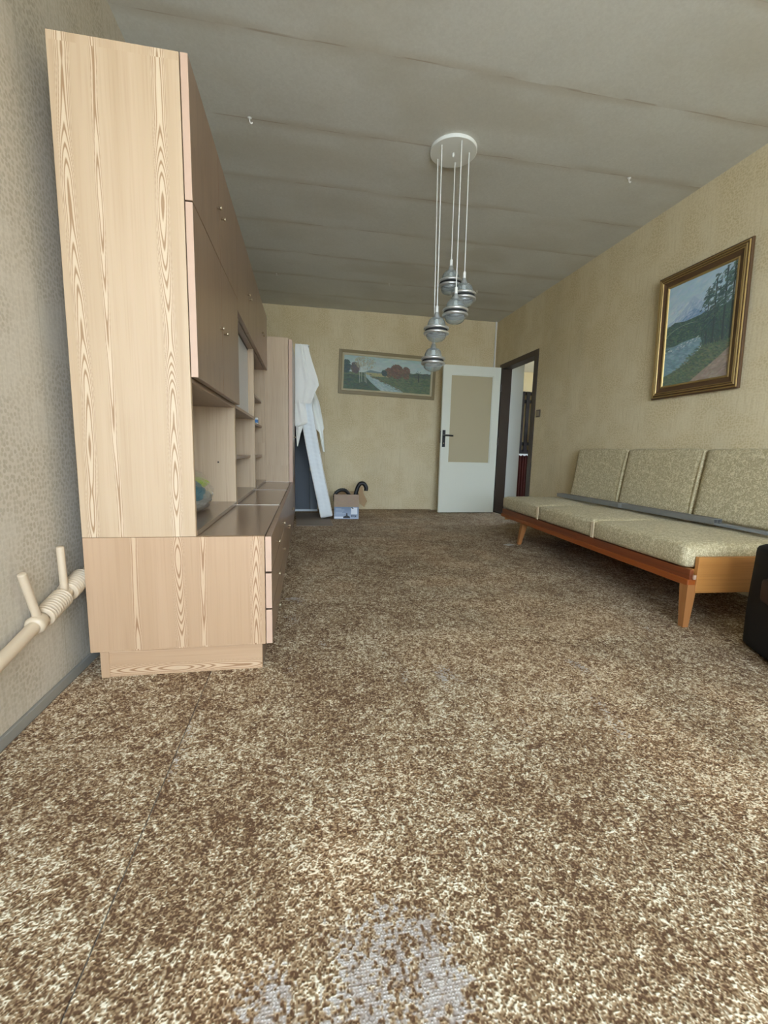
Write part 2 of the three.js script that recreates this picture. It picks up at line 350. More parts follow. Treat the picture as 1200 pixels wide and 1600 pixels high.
// ---------------------------------------------------------------- hall seen through the doorway
const HH = 2.27, HZ = -7.36;
structure(mesh('wall_hall_stub', faceUV(new THREE.BoxGeometry(0.21, HH + 0.4, 0.4)), M.hallWhite)).position.set(3.705, HH / 2 + 0.2, -6.025);
structure(mesh('wall_hall_end', faceUV(new THREE.BoxGeometry(2.6, HH + 0.4, 0.1)), M.hallCream)).position.set(4.5, HH / 2 + 0.2, HZ - 0.05);
structure(mesh('wall_hall_left', faceUV(new THREE.BoxGeometry(0.1, HH + 0.4, 1.3)), M.hallWhite)).position.set(3.55, HH / 2 + 0.2, -6.83);
{ // far side wall; unseen window opening added to light the coat rack and wall
  const g = mergeGeometries([[5.6, 5.72, 0, HH + 0.4, -5.4, -3.9], [5.6, 5.72, 0, HH + 0.4, HZ - 0.1, -6.7], [5.6, 5.72, 0, 1.1, -6.7, -5.4], [5.6, 5.72, 2.15, HH + 0.4, -6.7, -5.4]].map(([x0, x1, y0, y1, z0, z1]) => new THREE.BoxGeometry(x1 - x0, y1 - y0, z1 - z0).translate((x0 + x1) / 2, (y0 + y1) / 2, (z0 + z1) / 2)));
  structure(mesh('wall_hall_right', g, M.hallWhite));
  const w2 = structure(new THREE.Group()); w2.name = 'added_window_2'; w2.position.set(5.66, 0.9, -6.15); scene.add(w2);
  for (const z of [-6.68, -6.05, -5.42]) board('window_frame', w2, M.white, [5.63, 5.69], [1.1, 2.15], [z - 0.025, z + 0.025]);
  for (const y of [1.12, 2.13]) board('window_frame', w2, M.white, [5.63, 5.69], [y - 0.02, y + 0.02], [-6.7, -5.4]);
}
structure(mesh('wall_hall_front', faceUV(new THREE.BoxGeometry(2.12, HH + 0.4, 0.1)), M.hallWhite)).position.set(4.66, HH / 2 + 0.2, -3.95);
structure(mesh('floor_hall', faceUV(new THREE.BoxGeometry(2.2, 0.2, 3.7)), std({ color: 0x6b5138, roughness: 0.5 }))).position.set(4.7, -0.1, -5.65);
structure(mesh('ceiling_hall', faceUV(new THREE.BoxGeometry(2.2, 0.1, 3.7)), std({ color: 0xd6cdb4, roughness: 0.9 }))).position.set(4.7, HH + 0.05, -5.65);

// ---------------------------------------------------------------- door and its steel frame
{
  const d = structure(new THREE.Group()); d.name = 'door_1'; d.position.set(3.42, 0, -5.74); scene.add(d);
  const fr = [W - 0.012, 3.612];
  board('door_frame', d, M.frameBrown, fr, [0, 2.05], [-5.872, -5.79], { r: 0.004 });
  board('door_frame', d, M.frameBrown, fr, [0, 2.05], [-4.935, -4.852], { r: 0.004 });
  board('door_frame', d, M.frameBrown, fr, [1.985, 2.05], [-5.79, -4.935], { r: 0.004 });
  board('threshold', d, M.frameBrown, [W, 3.6], [0, 0.012], [-5.79, -4.935], { r: 0.003 });
  const L = [2.612, 3.418], y0 = 0.012, y1 = 1.982, z = [-5.762, -5.722], px = [2.715, 3.322], py = [0.69, 1.868];
  const s = new THREE.Shape(); s.moveTo(L[0], y0); s.lineTo(L[1], y0); s.lineTo(L[1], y1); s.lineTo(L[0], y1); s.closePath();
  const hole = new THREE.Path(); hole.moveTo(px[0], py[0]); hole.lineTo(px[0], py[1]); hole.lineTo(px[1], py[1]); hole.lineTo(px[1], py[0]); hole.closePath(); s.holes.push(hole);
  const g = new THREE.ExtrudeGeometry(s, { depth: 0.034, bevelEnabled: true, bevelThickness: 0.003, bevelSize: 0.003, bevelSegments: 2 });
  const leaf = mesh('door_leaf', g, M.doorPaint, d); at(leaf, 0, 0, -5.759);
  at(mesh('glass_pane', new RoundedBoxGeometry(px[1] - px[0] + 0.004, py[1] - py[0] + 0.004, 0.006, 1, 0.001), M.frosted, leaf), (px[0] + px[1]) / 2, (py[0] + py[1]) / 2, -5.742);
  for (const [a, b, c, e] of [[px[0], px[1], py[0], py[0] + 0.014], [px[0], px[1], py[1] - 0.014, py[1]], [px[0], px[0] + 0.014, py[0], py[1]], [px[1] - 0.014, px[1], py[0], py[1]]]) board('glazing_bead', leaf, M.doorPaint, [a, b], [c, e], [-5.737, -5.727], { r: 0.003 });
  const plate = board('handle_plate', leaf, M.black, [2.628, 2.670], [0.905, 1.13], [-5.722, -5.714], { r: 0.004 });
  plate.userData.label = 'black door handle plate';
  const lever = mesh('lever', mergeGeometries([tube([[0, 0, 0], [0, 0, 0.03], [0.008, 0, 0.042], [0.03, 0, 0.045], [0.115, -0.004, 0.045]], 0.0105, 30, 10)]), M.black, plate); at(lever, 2.648, 1.06, -5.714);
  const cylk = mesh('keyhole', cyl(0.008, 0.008, 0.004).rotateX(Math.PI / 2), M.chrome, plate); at(cylk, 2.648, 0.955, -5.712);
  board('latch_plate', leaf, M.grey, [2.606, 2.6115], [0.96, 1.12], [-5.752, -5.732], { r: 0.001 });
  for (const y of [0.28, 1.0, 1.72]) at(mesh('hinge', cyl(0.009, 0.009, 0.09), M.frameBrown, d), 3.428, y, -5.722);
}

// ---------------------------------------------------------------- pine and brown wall unit
const Z = [-1.6, -2.53, -3.47, -4.33, -5.165];
function baseUnit(k, label) {
  const z1 = Z[k], z0 = Z[k + 1] + 0.001, t = thing('base_cabinet', label, 'cabinet', [0.36, 0, (z0 + z1) / 2]);
  const yb = 0.097, yt = 0.509;
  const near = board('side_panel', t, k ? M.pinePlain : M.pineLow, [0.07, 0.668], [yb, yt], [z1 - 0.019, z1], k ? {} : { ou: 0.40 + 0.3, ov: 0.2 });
  board('side_panel', t, M.edgePale, [0.07, 0.668], [yb, yt + 0.0012], [z0, z0 + 0.018]);
  board('worktop', t, M.top, [0.07, 0.668], [yt - 0.02, yt], [z0 + 0.018, z1 - 0.019], { grain: 'z' });
  board('bottom_panel', t, M.pinePlain, [0.08, 0.66], [yb, yb + 0.018], [z0 + 0.018, z1 - 0.019], { grain: 'z' });
  board('back_panel', t, M.pinePlain, [0.072, 0.08], [yb, yt - 0.02], [z0 + 0.018, z1 - 0.019]);
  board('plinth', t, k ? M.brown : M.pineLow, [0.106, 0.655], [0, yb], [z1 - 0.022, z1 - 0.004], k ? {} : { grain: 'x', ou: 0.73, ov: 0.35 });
  board('plinth', t, M.brown, [0.636, 0.655], [0, yb], [z0, z1 - 0.023], { grain: 'z' });
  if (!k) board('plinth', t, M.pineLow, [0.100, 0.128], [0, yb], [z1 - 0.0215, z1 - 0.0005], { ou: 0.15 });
  const zm = (z0 + z1) / 2;
  const front = (n, ya, y2, za, zb, kx) => {
    const f = board(n, t, M.brown, [0.6705, 0.693], [ya, y2], [za, zb], { grain: n === 'drawer' ? 'z' : 'y' });
    board('edge_strip', f, M.edge, [0.671, 0.6925], [ya + 0.0008, y2 - 0.0008], [zb, zb + 0.0012], { r: 0.0004 });
    for (const [y, z] of kx) knob(f, 0.693, y, z);
    return f;
  };
  if (k === 0) {
    for (const [za, zb] of [[zm + 0.0015, z1 - 0.001], [z0 + 0.001, zm - 0.0015]]) for (const [a, b] of [[0.376, 0.508], [0.236, 0.370], [0.098, 0.230]]) front('drawer', a, b, za, zb, [[(a + b) / 2, (za + zb) / 2]]);
  } else {
    front('door', 0.098, 0.506, zm + 0.0015, z1 - 0.001, [[0.30, zm + 0.045]]);
    front('door', 0.098, 0.506, z0 + 0.001, zm - 0.0015, [[0.30, zm - 0.045]]);
  }
  return t;
}
baseUnit(0, 'low pine cabinet nearest the camera with six brown drawers and a brown worktop');
baseUnit(1, 'low brown-fronted cabinet between the drawer cabinet and the furthest low cabinet');
baseUnit(2, 'low brown-fronted cabinet furthest from the camera, touching the tall pine wardrobe');
function upperUnit(k, label) {
  const z1 = Z[k], z0 = Z[k + 1] + 0.001, zm = (z0 + z1) / 2, t = thing('upper_cabinet', label, 'cabinet', [0.25, 0.51, zm]);
  const X = [0.07, 0.435], Yt = 2.02;
  board('side_panel', t, k ? M.pinePlain : M.pine, X, [0.51, Yt], [z1 - 0.019, z1], k ? {} : { ou: 0.1825, ov: 0.75 + 0.12 });
  board('side_panel', t, k === 2 ? M.pinePlain : M.pinePlain, X, [0.51, Yt], [z0, z0 + 0.018]);
  board('top_panel', t, M.pinePlain, X, [Yt - 0.018, Yt], [z0 + 0.018, z1 - 0.019], { grain: 'z' });
  board('base_shelf', t, M.top, [X[0], 0.437], [0.5105, 0.529], [z0 + 0.018, z1 - 0.019], { grain: 'z' });
  board('back_panel', t, M.pinePlain, [0.072, 0.08], [0.53, Yt - 0.018], [z0 + 0.018, z1 - 0.019]);
  const sh = (y, x1, m = M.brown) => board('shelf', t, m, [0.081, x1], [y - 0.018, y], [z0 + 0.019, z1 - 0.020], { grain: 'z' });
  const door = (y0, y1, za, zb, kz) => {
    const d = board('door', t, M.brown, [0.438, 0.461], [y0, y1], [za, zb]);
    board('edge_strip', d, M.edge, [0.4385, 0.4605], [y0 + 0.0008, y1 - 0.0008], [zb, zb + 0.0012], { r: 0.0004 });
    knob(d, 0.461, (y0 + y1) / 2 - (y0 > 1.5 ? 0.02 : 0.005), kz);
  };
  const pair = (y0, y1) => { door(y0, y1, zm + 0.0015, z1 - 0.001, zm + 0.045); door(y0, y1, z0 + 0.001, zm - 0.0015, zm - 0.045); };
  if (k === 0) {
    pair(1.604, 2.02); pair(1.056, 1.600); sh(1.058, 0.434, M.brown); sh(1.60, 0.434);
    const c = mesh('screw_cap', cyl(0.005, 0.005, 0.003, 12).rotateX(Math.PI / 2), M.frameBrown, t); at(c, 0.345, 0.745, z0 + 0.0195);
  } else {
    pair(1.548, 2.02); sh(1.565, 0.434);
    if (k === 1) {
      sh(1.060, 0.434); sh(0.774, 0.402);
      for (const [a, b, x] of [[z0 + 0.02, zm + 0.03, 0.392], [zm - 0.03, z1 - 0.021, 0.384]]) {
        const p = mesh('glass_door', new RoundedBoxGeometry(0.004, 0.476, b - a, 1, 0.001), M.patternGlass, t); at(p, x, 1.302, (a + b) / 2);
      }
      board('glass_runner', t, M.frameBrown, [0.378, 0.398], [1.536, 1.547], [z0 + 0.019, z1 - 0.02]);
      board('glass_runner', t, M.frameBrown, [0.378, 0.398], [1.060, 1.066], [z0 + 0.019, z1 - 0.02]);
    } else { sh(0.766, 0.405); sh(1.036, 0.405); sh(1.262, 0.405); }
  }
  return t;
}
upperUnit(0, 'upper pine cabinet nearest the camera, its open niche holding a clear plastic bag');
upperUnit(1, 'middle upper cabinet with sliding glass doors below its brown doors');
upperUnit(2, 'upper cabinet with three open brown shelves beside the tall pine wardrobe');
{
  const z1 = Z[3], z0 = Z[4], zm = (z0 + z1) / 2, t = thing('wardrobe', 'tall narrow pine-sided wardrobe with brown doors at the far end of the wall unit', 'wardrobe', [0.36, 0, zm]);
  board('side_panel', t, M.pinePlain, [0.07, 0.652], [0.0, 1.855], [z1 - 0.019, z1]);
  board('side_panel', t, M.pinePlain, [0.07, 0.652], [0.0, 1.855], [z0, z0 + 0.018]);
  board('top_panel', t, M.pinePlain, [0.07, 0.652], [1.837, 1.855], [z0 + 0.018, z1 - 0.019], { grain: 'z' });
  board('back_panel', t, M.pinePlain, [0.072, 0.08], [0.1, 1.837], [z0 + 0.018, z1 - 0.019]);
  board('plinth', t, M.brown, [0.63, 0.65], [0, 0.095], [z0 + 0.018, z1 - 0.019], { grain: 'z' });
  for (const [a, b, kz] of [[zm + 0.0015, z1, zm + 0.045], [z0, zm - 0.0015, zm - 0.045]]) {
    const d = board('door', t, M.brown, [0.655, 0.690], [0.098, 1.84], [a, b]);
    board('edge_strip', d, M.edge, [0.6555, 0.6895], [0.099, 1.839], [b, b + 0.0012], { r: 0.0004 });
    knob(d, 0.69, 0.95, kz);
  }
}
// clear plastic bag of odds and ends in the niche
{
  const t = thing('plastic_bag', 'clear crumpled plastic bag with teal and green things in the open niche', 'bag', [0.275, 0.5295, -2.13]);
  const lump = (rx, ry, rz, s, a) => { let g = new THREE.IcosahedronGeometry(1, 5); g = mergeVertices(g, 1e-4); const p = g.attributes.position;
    for (let i = 0; i < p.count; i++) { const x = p.getX(i), y = p.getY(i), z = p.getZ(i), n = 1 + (fbm(x * 2.4 + z * 1.7 + 9, y * 2.6 - z * 1.3 + 9, s, 3) - 0.5) * a; p.setXYZ(i, x * rx * n, Math.max(-0.75 * ry, y * ry * n), z * rz * n); }
    g.deleteAttribute('normal'); g.deleteAttribute('uv'); g.computeVertexNormals(); return g; };
  const film = phy({ color: 0xf8fafa, roughness: 0.06, transmission: 0.96, thickness: 0, side: THREE.DoubleSide });
  mesh('film', lump(0.10, 0.10, 0.245, 301, 0.5), film, t).position.set(0, 0.076, 0);
  const c1 = mesh('teal_packet', lump(0.065, 0.06, 0.11, 302, 0.4), std({ color: 0x1d6676, roughness: 0.5 }), t); c1.position.set(0.02, 0.085, 0.06);
  const c2 = mesh('green_packet', lump(0.06, 0.03, 0.09, 303, 0.4), std({ color: 0x9fb53a, roughness: 0.5 }), t); c2.position.set(0.01, 0.12, -0.11);
  const c3 = mesh('grey_bundle', lump(0.075, 0.05, 0.2, 304, 0.5), std({ color: 0x8d8984, roughness: 0.5 }), t); c3.position.set(0.015, 0.045, -0.02);
}
{
  const t = thing('medicine_box', 'tiny white and blue box standing on the middle open shelf', 'box', [0.375, 1.0365, -4.08]);
  board('carton', t, M.white, [0.355, 0.395], [1.0365, 1.095], [-4.11, -4.05], { r: 0.002 });
  board('label_band', t, std({ color: 0x2f6fae, roughness: 0.5 }), [0.3545, 0.3955], [1.050, 1.078], [-4.1105, -4.0495], { r: 0.001 });
}

// ---------------------------------------------------------------- heating pipe with fins and two capped stubs on the left wall
{
  const a = new THREE.Vector3(0.036, 0.06, -0.34), b = new THREE.Vector3(0.036, 0.369, -1.70), dir = b.clone().sub(a).normalize();
  const t = thing('heating_pipe', 'cream heating pipe with ribbed fins and two stubs on the left wall', 'pipe', [0.036, 0.06, -0.34]);
  const along = (g) => { g.applyQuaternion(new THREE.Quaternion().setFromUnitVectors(new THREE.Vector3(0, 1, 0), dir)); return g; };
  const L = b.distanceTo(a), put = (m, s) => { const q = a.clone().addScaledVector(dir, s); return at(m, q.x, q.y, q.z); };
  put(mesh('pipe_run', along(cyl(0.0185, 0.0185, L, 24)), M.pipe, t), L / 2);
  const sAt = (z) => (z - a.z) / dir.z;
  const s0 = sAt(-1.405), s1 = sAt(-1.535);
  put(mesh('collar', along(lathe([[0.0185, -0.024], [0.025, -0.022], [0.0285, -0.014], [0.026, -0.002], [0.026, 0.014], [0.0185, 0.016]])), M.pipe, t), s0 - 0.02);
  for (let i = 0; i < 10; i++) put(mesh('fin', along(lathe([[0.020, -0.0050], [0.030, -0.0034], [0.033, 0], [0.030, 0.0034], [0.020, 0.0050]], 24)), M.pipe, t), s0 + 0.010 + i * 0.0118);
  for (let i = 0; i < 9; i++) put(mesh('fin', along(lathe([[0.020, -0.0050], [0.031, -0.0034], [0.0338, 0], [0.031, 0.0034], [0.020, 0.0050]], 24)), M.pipe, t), s1 + 0.024 + i * 0.0118);
  const stub = (p, q) => { const P = new THREE.Vector3(...p), Q = new THREE.Vector3(...q), d = Q.clone().sub(P); const g = lathe([[0.0115, 0], [0.0115, d.length() - 0.004], [0.0095, d.length()], [0.0001, d.length()]], 18); g.applyQuaternion(new THREE.Quaternion().setFromUnitVectors(new THREE.Vector3(0, 1, 0), d.normalize())); at(mesh('stub', g, M.pipe, t), ...p); };
  stub([0.036, 0.302, -1.39], [0.034, 0.461, -1.336]); stub([0.036, 0.335, -1.538], [0.034, 0.495, -1.536]);
}
{ // riser in the far right corner
  const t = tag(mesh('riser_pipe', cyl(0.011, 0.011, H, 14), M.white), 'thin white pipe in the far corner behind the open door', 'pipe'); t.position.set(3.452, H / 2, -6.038);
}

// ---------------------------------------------------------------- pendant lamp
{
  const t = thing('pendant_lamp', 'five clear glass pendants with silver rings hanging from a round white ceiling plate', 'lamp', [1.707, H, -2.825]);
  const canopy = mesh('canopy', lathe([[0.0001, -0.022], [0.138, -0.022], [0.142, -0.019], [0.142, -0.002], [0.139, 0], [0.0001, 0]], 56), M.canopy, t);
  const sc = mesh('cap_nut', lathe([[0.0001, -0.022], [0.006, -0.020], [0.0075, -0.012], [0.0075, 0], [0.0001, 0]], 16), M.white, canopy); sc.position.y = -0.022;
  const ribs = (pts, n = 48, amp = 0.0014) => { const g = lathe(pts, n * 2), p = g.attributes.position; for (let i = 0; i < p.count; i++) { const x = p.getX(i), z = p.getZ(i), r = Math.hypot(x, z), a = Math.atan2(z, x); if (r > 0.01) { const k = 1 + amp * Math.cos(a * n) / r; p.setX(i, x * k); p.setZ(i, z * k); } } g.computeVertexNormals(); return g; };
  const gTop = ribs([[0.021, 0.004], [0.036, 0.0], [0.047, -0.012], [0.054, -0.030], [0.058, -0.052], [0.060, -0.074]]);
  const gLow = ribs([[0.062, -0.096], [0.060, -0.108], [0.054, -0.121], [0.042, -0.132], [0.025, -0.139], [0.008, -0.142]]);
  const gRing = (y) => lathe([[0.058, y - 0.008], [0.073, y - 0.0085], [0.0785, y - 0.005], [0.080, y], [0.0785, y + 0.005], [0.073, y + 0.0085], [0.058, y + 0.008], [0.058, y - 0.008]], 48);
  const rings = [gRing(-0.062), gRing(-0.090)], gBand = lathe([[0.070, -0.094], [0.070, -0.056]], 40);
  const gSock = lathe([[0.0001, 0.078], [0.004, 0.077], [0.0095, 0.072], [0.0095, 0.034], [0.0001, 0.034]], 18), gCap = lathe([[0.0095, 0.036], [0.0125, 0.034], [0.016, 0.022], [0.020, 0.006], [0.022, -0.002], [0.0001, -0.002]], 24);
  const gBulb = lathe([[0.0001, -0.082], [0.012, -0.079], [0.021, -0.068], [0.0235, -0.056], [0.019, -0.040], [0.012, -0.026], [0.011, -0.006], [0.0001, -0.004]], 24);
  for (const [x, z, xb, ys] of [[1.617, -2.770, 1.626, 1.737], [1.630, -2.896, 1.648, 1.580], [1.746, -2.905, 1.749, 2.073], [1.719, -2.708, 1.724, 1.835], [1.800, -2.801, 1.806, 1.965]]) {
    const y0 = ys - 0.078;
    const cord = mesh('cord', tube([[x - 1.707, -0.02, z + 2.825], [(x + xb) / 2 - 1.707, (ys - H) / 2, z + 2.825], [xb - 1.707, ys - H - 0.004, z + 2.825]], 0.0034, 12, 8), M.white, t);
    const p = mesh('glass_shade', gTop, M.lampGlass, t); p.position.set(xb - 1.707, y0 - H, z + 2.825);
    mesh('lower_glass', gLow, M.lampGlass, p); mesh('socket', gSock, M.white, p); mesh('metal_cap', gCap, M.cap, p);
    mesh('silver_ring', rings[0], M.silver, p); mesh('silver_ring', rings[1], M.silver, p); mesh('dark_band', gBand, M.blackMatt, p); mesh('bulb', gBulb, M.white, p);
  }
}
// small hooks in the ceiling
{
  const mk = (s) => mergeGeometries([lathe([[0.0001, -0.006], [0.008, -0.006], [0.011, -0.003], [0.012, 0], [0.0001, 0]], 16), tube([[0, -0.004, 0], [0, -0.016, 0], [0.004, -0.026, 0], [0.011, -0.028, 0], [0.013, -0.02, 0]], 0.0028, 20, 8)].map((g) => { const q = g.index ? g.toNonIndexed() : g; return q.scale(s, s, s); }));
  const near = mk(1.0), far = mk(0.7);
  for (const [x, z, g, l] of [[0.507, -2.822, near, 'small white ceiling hook above the pine wall unit'], [2.933, -2.839, near, 'small white ceiling hook above the sofa side of the room'],
    [0.51, -5.035, far, 'tiny hook at the far end of the ceiling above the wardrobe'], [1.724, -5.027, far, 'tiny hook at the far end of the ceiling, left of the pendant lamp'], [2.734, -4.99, far, 'tiny hook at the far end of the ceiling, right of the pendant lamp']]) {
    const m = tag(mesh('ceiling_hook', g, M.white), l, 'hook', 'hooks in the ceiling'); m.position.set(x, H, z);
  }
}

// ---------------------------------------------------------------- sofa bed
const SOFA = new THREE.Group(); SOFA.name = 'sofa_bed'; SOFA.position.set(2.65, 0, -1.755); SOFA.rotation.y = R(-2.68); scene.add(SOFA);
tag(SOFA, 'low sofa bed with a honey-coloured wooden frame along the right wall', 'sofa');
const SL = 2.33, SD = 0.72;                                    // local: x into the wall, -z along its length
const lbox = (name, parent, mat, [x0, x1], [y0, y1], [z0, z1], o = {}) => { const g = faceUV(new RoundedBoxGeometry(x1 - x0, y1 - y0, z1 - z0, 2, o.r ?? 0.003), o.grain ?? 'z', rnd(), rnd()); const m = mesh(name, g, mat, parent); m.position.set((x0 + x1) / 2, (y0 + y1) / 2, (z0 + z1) / 2); return m; };
lbox('front_rail', SOFA, M.red, [0.016, 0.036], [0.236, 0.2855], [-SL, -0.012]);
lbox('lower_rail', SOFA, M.lowerRail, [0.004, 0.05], [0.205, 0.238], [-SL, -0.008], { r: 0.006 });
lbox('side_panel', SOFA, M.honey, [0.045, SD], [0.172, 0.352], [-0.022, 0.0], { grain: 'x' });
lbox('side_panel', SOFA, M.honey, [0.045, SD], [0.172, 0.352], [-SL, -SL + 0.022], { grain: 'x' });
lbox('back_rail', SOFA, M.honey, [SD - 0.03, SD], [0.2, 0.286], [-SL + 0.022, -0.022]);
lbox('slat_base', SOFA, M.honey, [0.036, SD - 0.03], [0.262, 0.286], [-SL + 0.022, -0.022]);
lbox('rail_bracket', SOFA, M.edge, [0.030, 0.044], [0.239, 0.262], [-0.011, -0.002], { r: 0.002 });
{
  const leg = (x0, z0, x1, z1) => {                            // top to foot, tapering and splayed
    const g = new THREE.CylinderGeometry(0.036, 0.021, 0.212, 4, 6); g.rotateY(Math.PI / 4); const p = g.attributes.position;
    for (let i = 0; i < p.count; i++) { const k = 0.5 - p.getY(i) / 0.212; p.setXYZ(i, p.getX(i) + mix(x0, x1, k), p.getY(i) + 0.106, p.getZ(i) + mix(z0, z1, k)); }
    return mesh('leg', faceUV(toCreasedNormals(g, 0.5), 'y'), M.legwood, SOFA);
  };
  leg(0.030, -0.03, 0.010, -0.010); leg(0.045, -1.88, 0.025, -1.925); leg(SD - 0.06, -0.06, SD - 0.05, -0.03); leg(SD - 0.06, -1.86, SD - 0.05, -1.9);
}
SOFA.updateMatrixWorld(true);
const onSofa = (o, x, y, z) => { o.position.copy(SOFA.localToWorld(new THREE.Vector3(x, y, z))); o.rotation.y = SOFA.rotation.y; return o; };
{
  const cuts = [-0.024, -0.80, -1.565, -SL + 0.024], names = ['near seat cushion of the sofa bed, beside the black bag', 'middle seat cushion of the sofa bed between the two tan straps', 'far seat cushion of the sofa bed nearest the open door'];
  for (let i = 0; i < 3; i++) {
    const w = cuts[i] - cuts[i + 1] - 0.008;
    const t = new THREE.Group(); t.name = numbered('seat_cushion'); scene.add(t); tag(t, names[i], 'cushion', 'seat cushions of the sofa bed');
    onSofa(t, 0, 0.286, (cuts[i] + cuts[i + 1]) / 2);
    const g = faceUV(pad(SD - 0.02, 0.118, w, 0.026, 0.014, 0.004, 400 + i), 'z', rnd(), rnd());
    const m = mesh('cover', g, M.sofa, t); m.position.set(SD / 2 - 0.012, 0.061, 0);
    if (i < 2) { const s = mesh('end_strap', new RoundedBoxGeometry(0.006, 0.105, 0.032, 2, 0.002), M.piping, t); s.position.set(-0.0045, 0.06, -w / 2 + 0.006); }
  }
  const bz = [[-2.44, -1.77, 'near back cushion against the right wall, cut off by the picture edge'], [-3.14, -2.45, 'middle back cushion leaning on the right wall below the framed lake painting'], [-3.80, -3.15, 'far back cushion leaning on the right wall, nearest the doorway']];
  bz.forEach(([z0, z1, l], i) => {
    const w = z1 - z0 - 0.006, t = new THREE.Group(); t.name = numbered('back_cushion'); scene.add(t); tag(t, l, 'cushion', 'back cushions of the sofa bed');
    t.position.set(3.312, 0.440, (z0 + z1) / 2); t.rotation.z = R(-8);
    const g = pad(0.085, 0.455, w, 0.022, 0.006, 0.003, 420 + i, 0.03);
    const m = mesh('cover', faceUV(g, 'y', rnd(), rnd()), M.sofa, t); m.position.set(0.045, 0.23, 0);
    const e = mesh('piping', tube([[0.004, 0.02, w / 2 - 0.004], [0.0, 0.15, w / 2 - 0.002], [0.0, 0.32, w / 2 - 0.002], [0.006, 0.44, w / 2 - 0.004]], 0.004, 20, 8), M.pipingDark, t);
  });
}
// grey plastic profiles lying on the seat
{
  const prof = (len, w, h) => { const s = new THREE.Shape(); s.moveTo(-w / 2, 0); s.lineTo(w / 2, 0); s.lineTo(w / 2, h); s.lineTo(-w / 2, h); s.closePath();
    for (const [a, b] of [[-w / 2 + 0.004, -0.002], [0.002, w / 2 - 0.004]]) { const q = new THREE.Path(); q.moveTo(a, 0.004); q.lineTo(a, h - 0.004); q.lineTo(b, h - 0.004); q.lineTo(b, 0.004); q.closePath(); s.holes.push(q); }
    const g = new THREE.ExtrudeGeometry(s, { depth: len, bevelEnabled: false }); g.translate(0, 0, -len); return g; };
  const t = thing('plastic_profile', 'long dark grey hollow plastic profile lying along the sofa seat', 'profile', [3.270, 0.434, -2.20]);
  t.rotation.y = R(1.3);
  mesh('channel', prof(1.62, 0.062, 0.034), M.grey, t);
  const b = lbox('band', t, std({ color: 0x8e9090, roughness: 0.4 }), [-0.033, 0.033], [-0.001, 0.0355], [-0.80, -0.765], { r: 0.001 });
  const u = thing('plastic_strip', 'flat light grey plastic strip lying below the near back cushion', 'profile', [3.24, 0.434, -1.80]); u.rotation.y = R(-2);
  mesh('strip', prof(0.385, 0.05, 0.014), std({ color: 0x868989, roughness: 0.5 }), u);
}
{ // scrap of paper under the far leg
  const m = tag(mesh('paper_scrap', new RoundedBoxGeometry(0.085, 0.003, 0.06, 1, 0.001), std({ color: 0xb9b2a2, roughness: 0.8 })), 'small pale scrap of paper under the far front leg of the sofa bed', 'paper'); m.position.set(2.655, 0.0015, -3.655); m.rotation.y = 0.4;
}

// ---------------------------------------------------------------- black bag at the right edge
{
  const t = thing('black_bag', 'black soft bag with brown side pocket at the right picture edge beside the sofa', 'bag', [2.925, 0, -1.255]);
  t.rotation.y = R(-27);
  const body = mesh('body', pad(0.56, 0.46, 0.42, 0.03, 0.012, 0.008, 440, 0.03), M.blackMatt, t); body.position.y = 0.232;
  const pk = mesh('pocket', pad(0.03, 0.10, 0.10, 0.014, 0.006, 0.006, 441, 0.02), std({ color: 0x3b261d, roughness: 0.6 }), t); pk.position.set(-0.285, 0.29, -0.02);
  mesh('carry_handle', tube([[-0.12, 0.45, 0], [-0.10, 0.51, 0], [0, 0.54, 0], [0.10, 0.51, 0], [0.12, 0.45, 0]], 0.012, 24, 8), M.blackMatt, t);
}

// ---------------------------------------------------------------- pictures
function frameRing(w, h, prof) {                               // prof: [inset, height] from the outside in
  const pos = []; const corner = (i, a, z) => { const x = (i === 0 || i === 3 ? -1 : 1) * (w / 2 - a), y = (i < 2 ? -1 : 1) * (h / 2 - a); return [x, y, z]; };
  for (let k = 0; k + 1 < prof.length; k++) for (let i = 0; i < 4; i++) {
    const j = (i + 1) % 4, A = corner(i, ...prof[k]), B = corner(j, ...prof[k]), C = corner(j, ...prof[k + 1]), D = corner(i, ...prof[k + 1]);
    pos.push(...A, ...B, ...C, ...A, ...C, ...D);
  }
  const g = new THREE.BufferGeometry(); g.setAttribute('position', new THREE.Float32BufferAttribute(pos, 3)); g.computeVertexNormals(); return faceUV(g);
}
function canvasTex(w, h, draw, lift = '#000') { const c = document.createElement('canvas'); c.width = w; c.height = h; const x = c.getContext('2d'); draw(x, w, h); x.globalCompositeOperation = 'screen'; x.fillStyle = lift; x.fillRect(0, 0, w, h); const t = new THREE.CanvasTexture(c); t.colorSpace = THREE.SRGBColorSpace; t.magFilter = THREE.LinearFilter; return t; }
const rgb = (c, a = 1) => `rgba(${c.map((v) => Math.round(v)).join(',')},${a})`;
function dabs(x, n, box, size, cols, ang = 0, alpha = 0.7, inside = null) {
  for (let i = 0; i < n; i++) {
    const px = mix(box[0], box[2], rnd()), py = mix(box[1], box[3], rnd()); if (inside && !inside(px, py)) continue;
    const c = cols[Math.floor(rnd() * cols.length)]; x.save(); x.translate(px, py); x.rotate(ang + (rnd() - 0.5) * 0.9); x.fillStyle = rgb(c.map((v) => v + (rnd() - 0.5) * 22), alpha);
    x.beginPath(); x.ellipse(0, 0, size * (0.6 + rnd()), size * 0.4 * (0.6 + rnd() * 0.8), 0, 0, 7); x.fill(); x.restore();
  }
}
function poly(x, pts, c) { x.fillStyle = rgb(c); x.beginPath(); pts.forEach(([a, b], i) => (i ? x.lineTo(a, b) : x.moveTo(a, b))); x.closePath(); x.fill(); }
